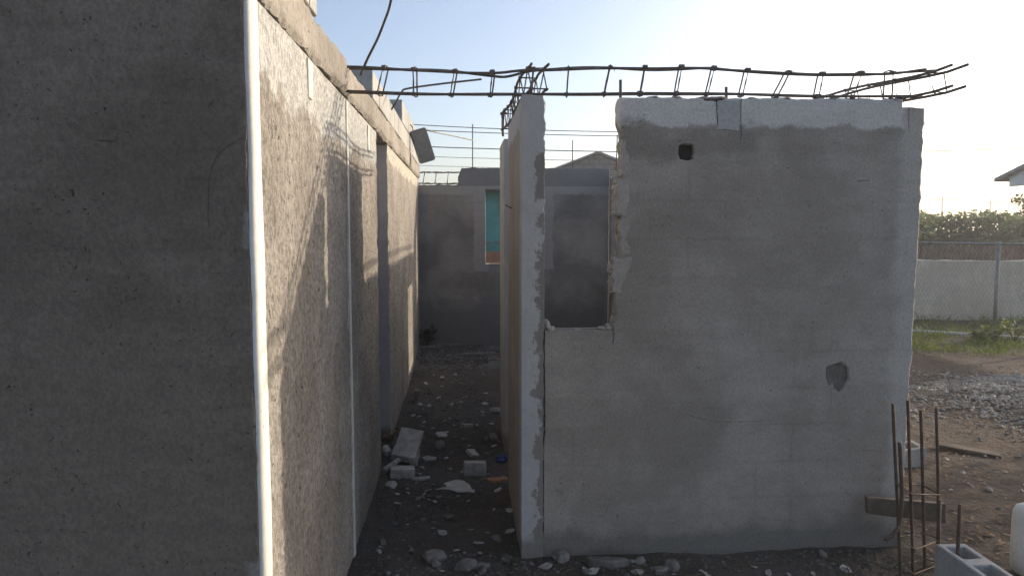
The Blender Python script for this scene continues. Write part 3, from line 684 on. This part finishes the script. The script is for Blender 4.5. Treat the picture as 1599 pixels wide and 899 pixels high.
chunk(672, 713, .10, .07, .02, 'pale flat sliver right of the leaning slab', rot=.2)
chunk(655, 745, .15, .05, .025, 'long pale cement sliver in front of the heap', rot=.05)
chunk(729, 664, .10, .05, .04, 'elongated pale stone in the passage beyond the flat tile fragment', rot=.1)
chunk(775, 641, .13, .07, .06, 'pale block fragment near the partition, farther down the passage')
chunk(772, 684, .09, .08, .07, 'rounded pale lump beside the partition foot', mat='stone')
chunk(758, 685, .06, .05, .04, 'small rounded stone left of the rounded pale lump', mat='stone')
chunk(776, 744, .13, .08, .03, 'flat orange clay fragment beside the partition foot', mat='clay', rot=.3)
DM = 'chunk'
chunk(676, 866, .13, .10, .08, 'knobbly pale cement lump at the bottom of the passage', rot=.4)
chunk(681, 877, .06, .04, .05, 'small bright chip stuck to the knobbly cement lump')
chunk(730, 881, .11, .10, .07, 'jagged cement lump right of the bottom knobbly lump', rot=.8)
chunk(748, 880, .10, .04, .03, 'flat cement sliver touching the jagged lump', rot=.1)
chunk(876, 874, .09, .08, .06, 'pale cement lump at the foot of the pale pier', rot=.5)
chunk(945, 885, .20, .06, .05, 'long flat cement piece lying before the front wall', rot=-.15)
chunk(998, 880, .06, .05, .04, 'cement lump right of the long flat piece', rot=.3)
chunk(1050, 886, .08, .07, .045, 'wide cement lump before the front wall middle', rot=.9)
chunk(905, 862, .07, .05, .04, 'small cement chip above the long flat piece', rot=.9)
chunk(1030, 893, .09, .05, .03, 'flat cement chip at the lower edge before the front wall', rot=.2)
for i, (px, py, w_, s) in enumerate(((597, 846, .05, .035), (679, 808, .05, .03), (700, 806, .07, .04), (640, 853, .04, .03), (653, 776, .05, .03), (686, 774, .05, .025), (775, 838, .07, .05), (792, 870, .07, .05), (753, 886, .05, .04))):
    chunk(px, py, w_, w_*.8, s, ('pale stone near the left wall foot, lower left of the passage', 'white chip in the passage middle', 'rounded pale stone right of the white chip', 'brown grey pebble left of the bottom cement lump', 'oblong pale stone below the heap',
          'flat pale stone below the torn paper', 'grey stone by the partition foot near the bottom', 'dark grey stone at the partition foot, lowest in the passage', 'round pebble beside the jagged bottom lump')[i], 'stone', rnd.random()*3, name='stone', cat='stone')
rect_chunk(650, 627, .05, .12, .14, 'small upright pale block piece by the left wall far down the passage', rot=.1)
for i, (px, py) in enumerate(((700, 549), (760, 556), (742, 562), (780, 553), (668, 555))):
    chunk(px, py, .34, .12, .03, ('flat pale concrete piece before the far wall, left of its group', 'flat pale concrete piece before the far wall under the window', 'tan flat piece in the passage before the far wall', 'flat slab touching the partition before the far wall', 'flat concrete piece in the far left corner of the passage')[i], 'chunk', .1*i)
FL = []
for i in range(6):
    o_ = [(math.cos(2*PI*k/7)*(1+.35*rnd.uniform(-1, 1)), math.sin(2*PI*k/7)*(.7+.3*rnd.uniform(-1, 1))) for k in range(7)]
    FL.append(o_)
def flake_mesh(o_, s_):
    o = slab('cement_flake', M['pale'], [[(a*s_, b*s_) for a, b in o_]], lambda u, v, d: (u, v, s_*.12-d), s_*.25, None, .002, s_*.3, s_*.05, 1, rnd.random()*40, 30)
    me = o.data; bpy.data.objects.remove(o); return me
FLM = [flake_mesh(o_, 1*sz) for o_ in FL for sz in (.013, .02, .032)]
for i in range(130):
    if i < 100: x, y = rnd.uniform(-.48, .3), 3.2+5.5*rnd.random()**1.2; lab, grp = 'small flat pale cement flake lying on the passage soil among the stones', 'cement flakes in the passage'
    else: x, y = rnd.uniform(.4, 2.2), rnd.uniform(3.1, 3.74); lab, grp = 'small flat cement flake lying in front of the front wall foot', 'cement flakes along the front wall'
    o = bpy.data.objects.new('cement_flake', rnd.choice(FLM)); COL.objects.link(o); o.location = (x, y, gh(x, y)+.006)
    o.rotation_euler = (rnd.uniform(-.35, .35), rnd.uniform(-.35, .35), rnd.uniform(0, 6.28)); tag(o, lab, 'flake', grp)
# torn paper sheet
q = at(712, 760, 2, GZ+.03); o_ = [(-.14, -.02), (-.06, .0), (-.09, .05), (-.02, .09), (.05, .075), (.09, .02), (.13, -.06), (.03, -.055), (-.04, -.03)]
m = slab('paper_scrap', M['paper'], [o_], lambda u, v, d: (u, v, .012*nz(u, v, 0, 14)+.02*u-d), .0015, None, .002, .01, .0004, 1, 4, 20)
m.location = (q.x, q.y, gh(q.x, q.y)+.025); m.rotation_euler = (R(14), 0, R(-6)); tag(m, 'torn white sheet lying in the middle of the passage', 'scrap')
o = lump((0, 0, 0), .045, .035, .03, M['bluebag'], None, 5, 'plastic_bag'); q = at(783, 714, 2, GZ+.02); o.location = (q.x, q.y, gh(q.x, q.y)+.02); tag(o, 'crumpled dark blue plastic against the partition foot', 'bag')
# little plants
def plant(name, base, h, n, label, mat, leaf=.06, tilt=.5, cat='plant'):
    root = empty(name, base, label, cat); ms = MB(); ml = MB()
    for i in range(n):
        a = rnd.uniform(0, 6.28); d = Vector((math.cos(a)*tilt, math.sin(a)*tilt, 1)).normalized(); L = h*rnd.uniform(.6, 1); b = Vector(base)
        pts = [b+d*L*t_-Vector((0, 0, .25*L*t_*t_)) for t_ in (0, .35, .7, 1)]; ms.tube(pts, [.005, .004, .003, .0015], 4)
        for j in range(5):
            p = pts[1].lerp(pts[3], (j+.5)/5); e = Vector((rnd.uniform(-1, 1), rnd.uniform(-1, 1), rnd.uniform(-.3, .6))).normalized(); s = e.cross(Vector((0, 0, 1))).normalized()*leaf*.3
            ml.add([p, p+e*leaf*.5+s, p+e*leaf, p+e*leaf*.5-s], [(0, 1, 2, 3)])
    ms.build('stem', M['bark'], root); ml.build('leaves', mat, root)
q = at(664, 530, 1, 10.2); plant('weed', (q.x+.02, 10.2, gh(q.x, 10.2)), .36, 9, 'dark leafy weed in the far left corner of the passage', M['weed'], .12, .3)
q = at(607, 693, 2, GZ+.02); plant('dry_weed', (q.x+.02, q.y, gh(q.x, q.y)), .13, 5, 'dry brown weed behind the slab heap by the left wall', M['litter'], .05, .5)
for px, hh, lab in ((1552, .45, 'leafy green weed growing at the fence post'), (1583, .55, 'taller leafy weed at the fence near the right edge'), (1527, .3, 'low leafy weed on the grass left of the fence post')):
    q = at(px, 535, 2, GZ); plant('weed', (q.x, q.y, gh(q.x, q.y)), hh, 14, lab, M['grass'], .11, .55)
# roots and twigs before the front wall, leaf litter, rubble, gravel: uncountable
m = MB()
for i in range(60):
    x = rnd.uniform(.45, 2.2); y = rnd.uniform(3.2, 3.75); a = rnd.uniform(0, 6.28); L = rnd.uniform(.05, .28); pts = []
    for k_ in range(5):
        xx = x+math.cos(a)*L*k_/4+.02*nz(i, k_); yy = min(3.785, y+math.sin(a)*L*.5*k_/4); pts.append((xx, yy, gh(xx, yy)+.008+.02*abs(nz(i, k_*.6, 3))))
    m.tube(pts, [.004, .0038, .003, .0025, .001], 4)
tag(m.build('twigs', M['bark']), 'thin dry twigs and roots along the front wall foot', 'twigs', kind='stuff')
def tiny(m, x, y, s, z=None):
    o_ = [(1, 0, 0), (-1, 0, 0), (0, 1, 0), (0, -1, 0), (0, 0, 1), (0, 0, -1)]; a = rnd.uniform(0, 6.28); c, sn = math.cos(a), math.sin(a); v = []
    for p in o_:
        e = [s*rnd.uniform(.6, 1.2)*q for q in p]; e = [e[0]+s*rnd.uniform(-.3, .3), e[1]*.8+s*rnd.uniform(-.3, .3), e[2]*.7]
        v.append((x+e[0]*c-e[1]*sn, y+e[0]*sn+e[1]*c, (gh(x, y) if z is None else z)+s*.2+e[2]))
    m.add(v, [(0, 2, 4), (2, 1, 4), (1, 3, 4), (3, 0, 4), (2, 0, 5), (1, 2, 5), (3, 1, 5), (0, 3, 5)])
m = MB()
for i in range(17000):
    y = 2.9+7.4*rnd.random()**1.5; x = rnd.uniform(-.57, .33) if rnd.random() < .7 else rnd.uniform(.3, 2.3)
    if x > .31 and y > 3.75: y = rnd.uniform(2.9, 3.75)
    if nz(x, y, 2, 2.5) < rnd.uniform(-.6, .3): continue
    tiny(m, x, y, .003+.014*rnd.random()**3.2)
for i in range(1800):
    tiny(m, rnd.uniform(-.55, .33), rnd.uniform(9.2, 10.38), .008+.022*rnd.random()**2)
tag(m.build('rubble', M['stone']), 'fine dark rubble covering the passage floor', 'rubble', kind='stuff')
m = MB()
for i in range(9000):
    x, y = rnd.gauss(6.4, 1.05), rnd.gauss(7.05, .7)
    if math.hypot((x-6.4)/2.5, (y-7.0)/1.6) > .95+.5*nz(x, y, 0, 1.7)+.2*rnd.gauss(0, 1): continue
    tiny(m, x, y, .011+.021*rnd.random()**1.6)
for i in range(900): tiny(m, rnd.uniform(3.2, 7.5), rnd.uniform(4.6, 9), .006+.02*rnd.random()**2)
tag(m.build('gravel_pile', M['gravel']), 'spread heap of pale gravel in the yard by the fence', 'gravel', kind='stuff')
m = MB()
for i in range(8000):
    x = 2.5+4.5*rnd.random()**1.2; y = rnd.uniform(3.2, 8.6)
    if nz(x, y, 6, 1.6) < rnd.uniform(-.5, .5): continue
    a = rnd.uniform(0, 6.28); L = rnd.uniform(.015, .06)*(2.2 if rnd.random() < .06 else 1); wd = rnd.uniform(.003, .011); z = gh(x, y)+.004
    d = Vector((math.cos(a), math.sin(a), rnd.uniform(-.1, .5))); s = Vector((-math.sin(a), math.cos(a), rnd.uniform(-.4, .4)))*wd; p = Vector((x, y, z))
    m.add([p, p+d*L*.5+s, p+d*L, p+d*L*.5-s], [(0, 1, 2, 3)])
tag(m.build('leaf_litter', M['litter']), 'dry brown leaf litter over the yard', 'leaves', kind='stuff')
q = at(1557, 742, 2, .03); pl = slab('offcut', M['wood'], [[(-.22, -.05), (.22, -.045), (.2, .05), (-.22, .05)]], lambda u, v, d: (u, v, -d), .03, None, .004, .03)
pl.location = (4.0, 5.45, gh(4.0, 5.45)+.035); pl.rotation_euler = (.05, .05, R(-38)); tag(pl, 'brown wooden offcut lying on the yard below the gravel', 'board')

# ------------------------------------------------------------------ yard beyond: grass, fence, boundary wall, hedge
m = MB()
for i in range(24000):
    x = rnd.uniform(5.8, 14); y = rnd.uniform(9.6, 13.6)
    dens = 1 if 10.0+.5*nz(x, 0, 0, 1.1) < y < 11.7 else .3
    if nz(x, y, 0, 1.9)+.1 < rnd.uniform(-.35, .45) or rnd.random() > dens: continue
    h = rnd.uniform(.03, .12)*(1.5 if y > 11.6 else 1)*(1+.8*max(0, nz(x, y, 4, 1.6))); a = rnd.uniform(0, 6.28); z = gh(x, y); b = Vector((math.cos(a), math.sin(a), 0)); l = Vector((rnd.gauss(0, .5), rnd.gauss(0, .5), 1))*h; wd = b*.008
    p = Vector((x, y, z-.005)); m.add([p-wd, p+wd, p+l*.6+wd*.7, p+l+Vector((l.x*.5, l.y*.5, -.01)), p+l*.6-wd*.7], [(0, 1, 2, 4), (4, 2, 3)])
tag(m.build('grass', M['grass']), 'sunlit yellow green grass strip along the fence', 'grass', kind='stuff')

fa = at(1420, 516.5, 2, GZ+.04); fb = at(1640, 531, 2, GZ+.04)
cf = empty('chain_link_fence', (fa+fb)/2, 'chain link fence with steel post and pale bottom pipe across the yard', 'fence')
fd = (fb-fa); FH = 1.39
def fp(t, z): return Vector((fa.x+fd.x*t, fa.y+fd.y*t, z))
tube('rail', [fp(-.1, FH), fp(.5, FH-.01), fp(1.6, FH)], .018, M['steel'], cf, 8)
tube('pipe', [fp(-.1, GZ+.05), fp(.4, GZ+.045), fp(1.6, GZ+.05)], .026, M['plastic'], cf, 8)
for t_ in (-.08, .62, 1.3): tube('post', [fp(t_, -.3), fp(t_, FH+.03)], .028, M['steel'], cf, 10)
m = MB(); Lf = fd.length*1.5; nw = int(Lf/.055)
for i in range(nw):
    pts = []
    for k_ in range(27):
        tt = (i*.055+(.0275 if k_ % 2 else -.0275)*1.0)/fd.length-.08
        pts.append(fp(tt, GZ+.05+k_*(FH-GZ-.06)/26)+Vector((0, .004 if k_ % 2 else -.004, 0)))
    m.tube(pts, .0032, 3)
m.build('wire_mesh', M['steel'], cf)

bd = empty('boundary_wall', (12, 13.6, GZ), 'low stained cement boundary wall behind the chain link fence', 'wall')
def bfr(u, v, d): return (u, 13.6+d-(u-8)*.06, v)
slab('wall_face', M['bound'], [[(5.2, -.4), (34, -.4), (34, 1.01, .01), (9.6, 1.0, .015), (5.2, 1.06, .008)]], bfr, .15, bd, .006, .08, .01, 1, 51, 3)
m = empty('dark_screen', (13, 17.2, 0), 'dark brown corrugated band behind the low boundary wall', 'fence')  # dark band over the boundary wall, built as one corrugated sheet
V = []; F = []; xx = np.arange(8.2, 15.6, .038)
for i, x in enumerate(xx): V += [(x, 17.2+.016*math.sin(x*2*PI/.152), -.1), (x, 17.2+.016*math.sin(x*2*PI/.152), 1.18+.02*nz(math.floor(x/.8)*3.1))]
F = [(2*i, 2*i+2, 2*i+3, 2*i+1) for i in range(len(xx)-1)]; b0 = len(V)
V += [(x, y+.004, z) for x, y, z in V]; F += [(b0+2*i, b0+2*i+1, b0+2*i+3, b0+2*i+2) for i in range(len(xx)-1)]; F += [(2*i+1, 2*i+3, b0+2*i+3, b0+2*i+1) for i in range(len(xx)-1)]
obj('sheet', V, F, M['corrugated'], m)
for x in (9.5, 12, 14.5): tube('post', [(x, 17.26, -.1), (x, 17.26, 1.2)], .04, M['pole'], m)

def leaves(m, cen, rad, n, size, shape=None):
    for i in range(n):
        d = Vector((rnd.gauss(0, 1), rnd.gauss(0, 1), rnd.gauss(0, 1))).normalized()*rnd.random()**.42
        p = Vector((cen[0]+d.x*rad[0], cen[1]+d.y*rad[1], cen[2]+d.z*rad[2]))
        a = Vector((rnd.gauss(0, 1), rnd.gauss(0, 1), rnd.gauss(0, .7))).normalized(); b = a.cross(Vector((rnd.gauss(0, 1), rnd.gauss(0, 1), rnd.gauss(0, 1)))).normalized(); s = size*rnd.uniform(.6, 1.3)
        m.add([p-a*s*.5, p+b*s*.25, p+a*s*.5, p-b*s*.25], [(0, 1, 2, 3)])
hd = empty('hedge', (22, 22, 0), 'long dense dark green hedge behind the boundary wall at the right', 'hedge'); m = MB(); ms = MB()
for i in range(120):
    x = 11+i*.24+rnd.uniform(-.2, .2); y = 22+rnd.uniform(-.7, .7); top = 2.12+.22*nz(x, 0, 0, .7)+.12*nz(x, 5, 0, 2.3)
    leaves(m, (x, y, .60*top), (.75, .8, .42*top), 420, .16); leaves(m, (x, y-.3, top-.25), (.45, .4, .26), 110, .11)
    if i % 4 == 0: ms.tube([(x, y, -.1), (x+.1, y, .8), (x-.1, y+.1, 1.6)], [.05, .04, .02], 5)
m.build('foliage', M['hedge'], hd); ms.build('stems', M['bark'], hd)
def tree(loc, H, cr, label, n=34, per=260, size=.16, lean=(0, 0)):
    root = empty('tree', loc, label, 'tree'); mt = MB(); mc = MB(); x, y, z = loc
    mt.tube(curve([(x, y, -.2), (x+.05, y, H*.2), (x+lean[0]*.4, y+lean[1]*.4, H*.42), (x+lean[0], y+lean[1], H*.62)], 4), [.16, .15, .145, .14, .135, .13, .125, .12, .11, .10, .09, .08, .07], 8)
    for i in range(n):
        a = i*2.4+rnd.random(); h = H*rnd.uniform(.38, .95); rr = cr*math.sqrt(max(.05, 1-((h/H-.62)/.42)**2))*rnd.uniform(.35, 1); c = Vector((x+math.cos(a)*rr, y+math.sin(a)*rr, h))
        b = Vector((x+lean[0]*.6, y+lean[1]*.6, H*rnd.uniform(.3, .5))); mt.tube([b, b.lerp(c, .5)+Vector((0, 0, .12)), c], [.05, .03, .008], 5)
        leaves(mc, c, (cr*.30, cr*.30, cr*.22), per, size)
    mt.build('trunk', M['bark'], root); mc.build('crown', M['leaf'], root)
tree((12.4, 7.8, 0), 4.1, 2.2, 'bushy tree beyond the right edge shading the yard', 22, 200)
tree((11.9, 5.2, 0), 4.0, 2.2, 'low spreading tree out of view at the near right of the yard')
tree((19.6, 23.6, 0), 3.4, 1.0, 'small tree whose twigs rise over the hedge at the right edge', 14, 160, .12)

# neighbour's house at the right: an open porch whose gable faces the yard; its far eave corner is in view
e = at(1552, 284, 1, 18.3); ex, ez = e.x, e.z; sl = .30; yf, yn = 18.3, 10.9; ym = (yf+yn)/2; zr = ez+sl*(yf-ym); xe = ex+1.7
nh = empty('white_house', (ex+.8, ym, 0), 'white gabled porch with grey sheet roof whose eave corner enters at the right edge', 'house')
def roof_half(ya, za, yb, zb, th=.09):
    mm = MB(); mm.add([(ex, ya, za), (ex, yb, zb), (xe, yb, zb), (xe, ya, za), (ex, ya, za+th), (ex, yb, zb+th), (xe, yb, zb+th), (xe, ya, za+th)], [(0, 3, 2, 1), (4, 5, 6, 7), (0, 1, 5, 4), (1, 2, 6, 5), (2, 3, 7, 6), (3, 0, 4, 7)])
    return mm.build('roof_sheet', M['greyroof'], nh)
roof_half(yf, ez, ym+.002, zr); roof_half(ym-.002, zr, yn, ez)
mm = MB(); g0_, g1_ = yf-.33, yn+.33; zb_ = ez-.14
mm.add([(x, y, z) for x in (ex+.16, ex+.24) for y, z in ((g0_, zb_), (g1_, zb_), (g1_, ez+sl*.33-.004), (ym, zr-.004), (g0_, ez+sl*.33-.004))], [(0, 1, 2, 3, 4), (9, 8, 7, 6, 5), (0, 5, 6, 1), (0, 4, 9, 5), (1, 6, 7, 2)])
mm.build('gable', M['wpaint'], nh)
for y in (yn+.6, 15.4): mm = MB(); mm.box((ex+.4, y, -.1), (ex+.6, y+.2, zb_-.002)); mm.build('post', M['wpaint'], nh)

# gable house behind the far wall
gb = empty('block_house', (5.6, 33, 0), 'distant house with bare block gable rising over the far end wall', 'house')
g0 = at(934, 236, 1, 30); gl = at(867, 262, 1, 30); gr = at(1001, 262, 1, 30)
def brickm():
    g = G('bare block gable'); p = g.pos(); br = g.n('ShaderNodeTexBrick'); q = g.n('ShaderNodeSeparateXYZ'); g.put(q.inputs[0], p); c = g.n('ShaderNodeCombineXYZ'); g.put(c.inputs[0], q.outputs[0]); g.put(c.inputs[1], q.outputs[2])
    g.put(br.inputs['Vector'], c.outputs[0]); g.put(br.inputs['Color1'], (.15, .15, .15)); g.put(br.inputs['Color2'], (.20, .197, .19)); g.put(br.inputs['Mortar'], (.05, .05, .05)); g.put(br.inputs['Scale'], 1.); br.inputs['Brick Width'].default_value = .42; br.inputs['Row Height'].default_value = .21; br.inputs['Mortar Size'].default_value = .02
    n_ = g.noise(p, 3, 4); return g.done(g.mix(g.math('MULTIPLY', n_.outputs[0], .5), br.outputs[0], (.22, .22, .22)), .9)
M['gable'] = brickm()
mm = MB(); zb = -.1
pts = [(gl.x+.25, zb), (gr.x-.25, zb), (gr.x-.25, gl.z-.02), (g0.x, g0.z-.10), (gl.x+.25, gl.z-.02)]
mm.add([(x, 30.25, z) for x, z in pts]+[(x, 37, z) for x, z in pts], [(0, 1, 2, 3, 4), (9, 8, 7, 6, 5), (0, 4, 9, 5), (1, 6, 7, 2)]); mm.build('wall', M['gable'], gb)
for s, (pa, pb) in enumerate(((gl, g0), (g0, gr))):
    mm = MB(); a = Vector((pa.x, 30, pa.z-.06)); b = Vector((pb.x, 30, pb.z-.06)); u = Vector((0, 0, .07)); y = Vector((0, 7.2, 0)); e = Vector((.003, 0, 0)) if s else Vector(); a = a+e
    mm.add([a, b, b+y, a+y, a+u, b+u, b+y+u, a+y+u], [(0, 3, 2, 1), (4, 5, 6, 7), (0, 1, 5, 4), (1, 2, 6, 5), (2, 3, 7, 6), (3, 0, 4, 7)]); mm.build('roof_sheet', M['greyroof'], gb)

# teal building seen through the far window
th = empty('teal_house', (1.8, 15, 0), 'teal painted house with dark red roof seen through the far window opening', 'house')
mm = MB(); mm.box((.1, 14, 1.18), (3.6, 17, 2.36)); mm.build('wall', M['teal'], th)
mm = MB(); mm.box((.1, 13.99, -.1), (3.6, 17, 1.178)); mm.build('wall_base', M['terra'], th)
mm = MB(); mm.add([(.0, 13.7, 2.30), (3.7, 13.7, 2.30), (3.7, 15.6, 2.62), (.0, 15.6, 2.62), (.0, 13.7, 2.36), (3.7, 13.7, 2.36), (3.7, 15.6, 2.68), (.0, 15.6, 2.68)], [(0, 3, 2, 1), (4, 5, 6, 7), (0, 1, 5, 4), (1, 2, 6, 5), (2, 3, 7, 6), (3, 0, 4, 7)]); mm.build('roof', M['redroof'], th)
tube('rail', [(.2, 13.9, 1.36), (3.5, 13.9, 1.36)], .015, M['steel'], th)
for i in range(14): tube('baluster', [(.3+i*.24, 13.9, 1.18), (.3+i*.24, 13.9, 1.36)], .010, M['steel'], th)

# ------------------------------------------------------------------ overhead lines and far poles
for i, (pts, lab) in enumerate(((((667, 196), (970, 206), (1455, 192)), 'highest power line crossing the sky behind the walls'), (((667, 203), (970, 212), (1455, 207)), 'second highest power line across the sky'),
        (((667, 228), (970, 236), (1455, 235)), 'third power line down, level with the grey panel'), (((667, 243), (970, 250), (1455, 248)), 'thin power line fourth from the top'), (((667, 257), (970, 264), (1455, 262)), 'lowest thin power line just above the far end wall'))):
    Q = [at(x, y, 1, 30) for x, y in pts]; A_ = np.polyfit([q.x for q in Q], [q.z for q in Q], 2)
    P = [(x, 30+.15*i, float(np.polyval(A_, x))) for x in np.linspace(-8, 34, 40)]
    tag(tube('power_line', P, (.017, .017, .020, .011, .009)[i], M['cable'], None, 5), lab, 'cable')
for px, py, lab, wd in ((1472, 305, 'far utility pole with crossarm above the hedge', 3.0), (1547, 310, 'smaller far utility pole nearer the white house', 2.2)):
    q = at(px, py, 1, 150); u = empty('utility_pole', (q.x, 150, 0), lab, 'utility pole')
    tube('post', [(q.x, 150, -.2), (q.x, 150, q.z)], [.2, .15], M['pole'], u, 8)
    mm = MB(); mm.box((q.x-wd, 149.7, q.z-1.0), (q.x+wd, 149.84, q.z-.8)); mm.build('crossarm', M['pole'], u)
    for k_ in (-.9, -.4, .4, .9): mm = MB(); mm.tube([(q.x+k_*wd, 149.77, q.z-.8), (q.x+k_*wd, 149.77, q.z-.55)], .08, 6); mm.build('insulator', M['steel'], u)

# ------------------------------------------------------------------ thin air volume added in place of lens glare
hm = bpy.data.materials.new('glare_haze'); hm.use_nodes = True; ht = hm.node_tree; ht.nodes.clear()
ho = ht.nodes.new('ShaderNodeOutputMaterial'); pv = ht.nodes.new('ShaderNodeVolumePrincipled')
pv.inputs['Color'].default_value = (.92, .94, .96, 1); pv.inputs['Density'].default_value = .003; pv.inputs['Anisotropy'].default_value = .45
ht.links.new(pv.outputs[0], ho.inputs['Volume'])
mm = MB(); mm.box((-308, -304, -1.6), (308, 308, 9.2)); tag(mm.build('glare_haze', hm), kind='stuff')
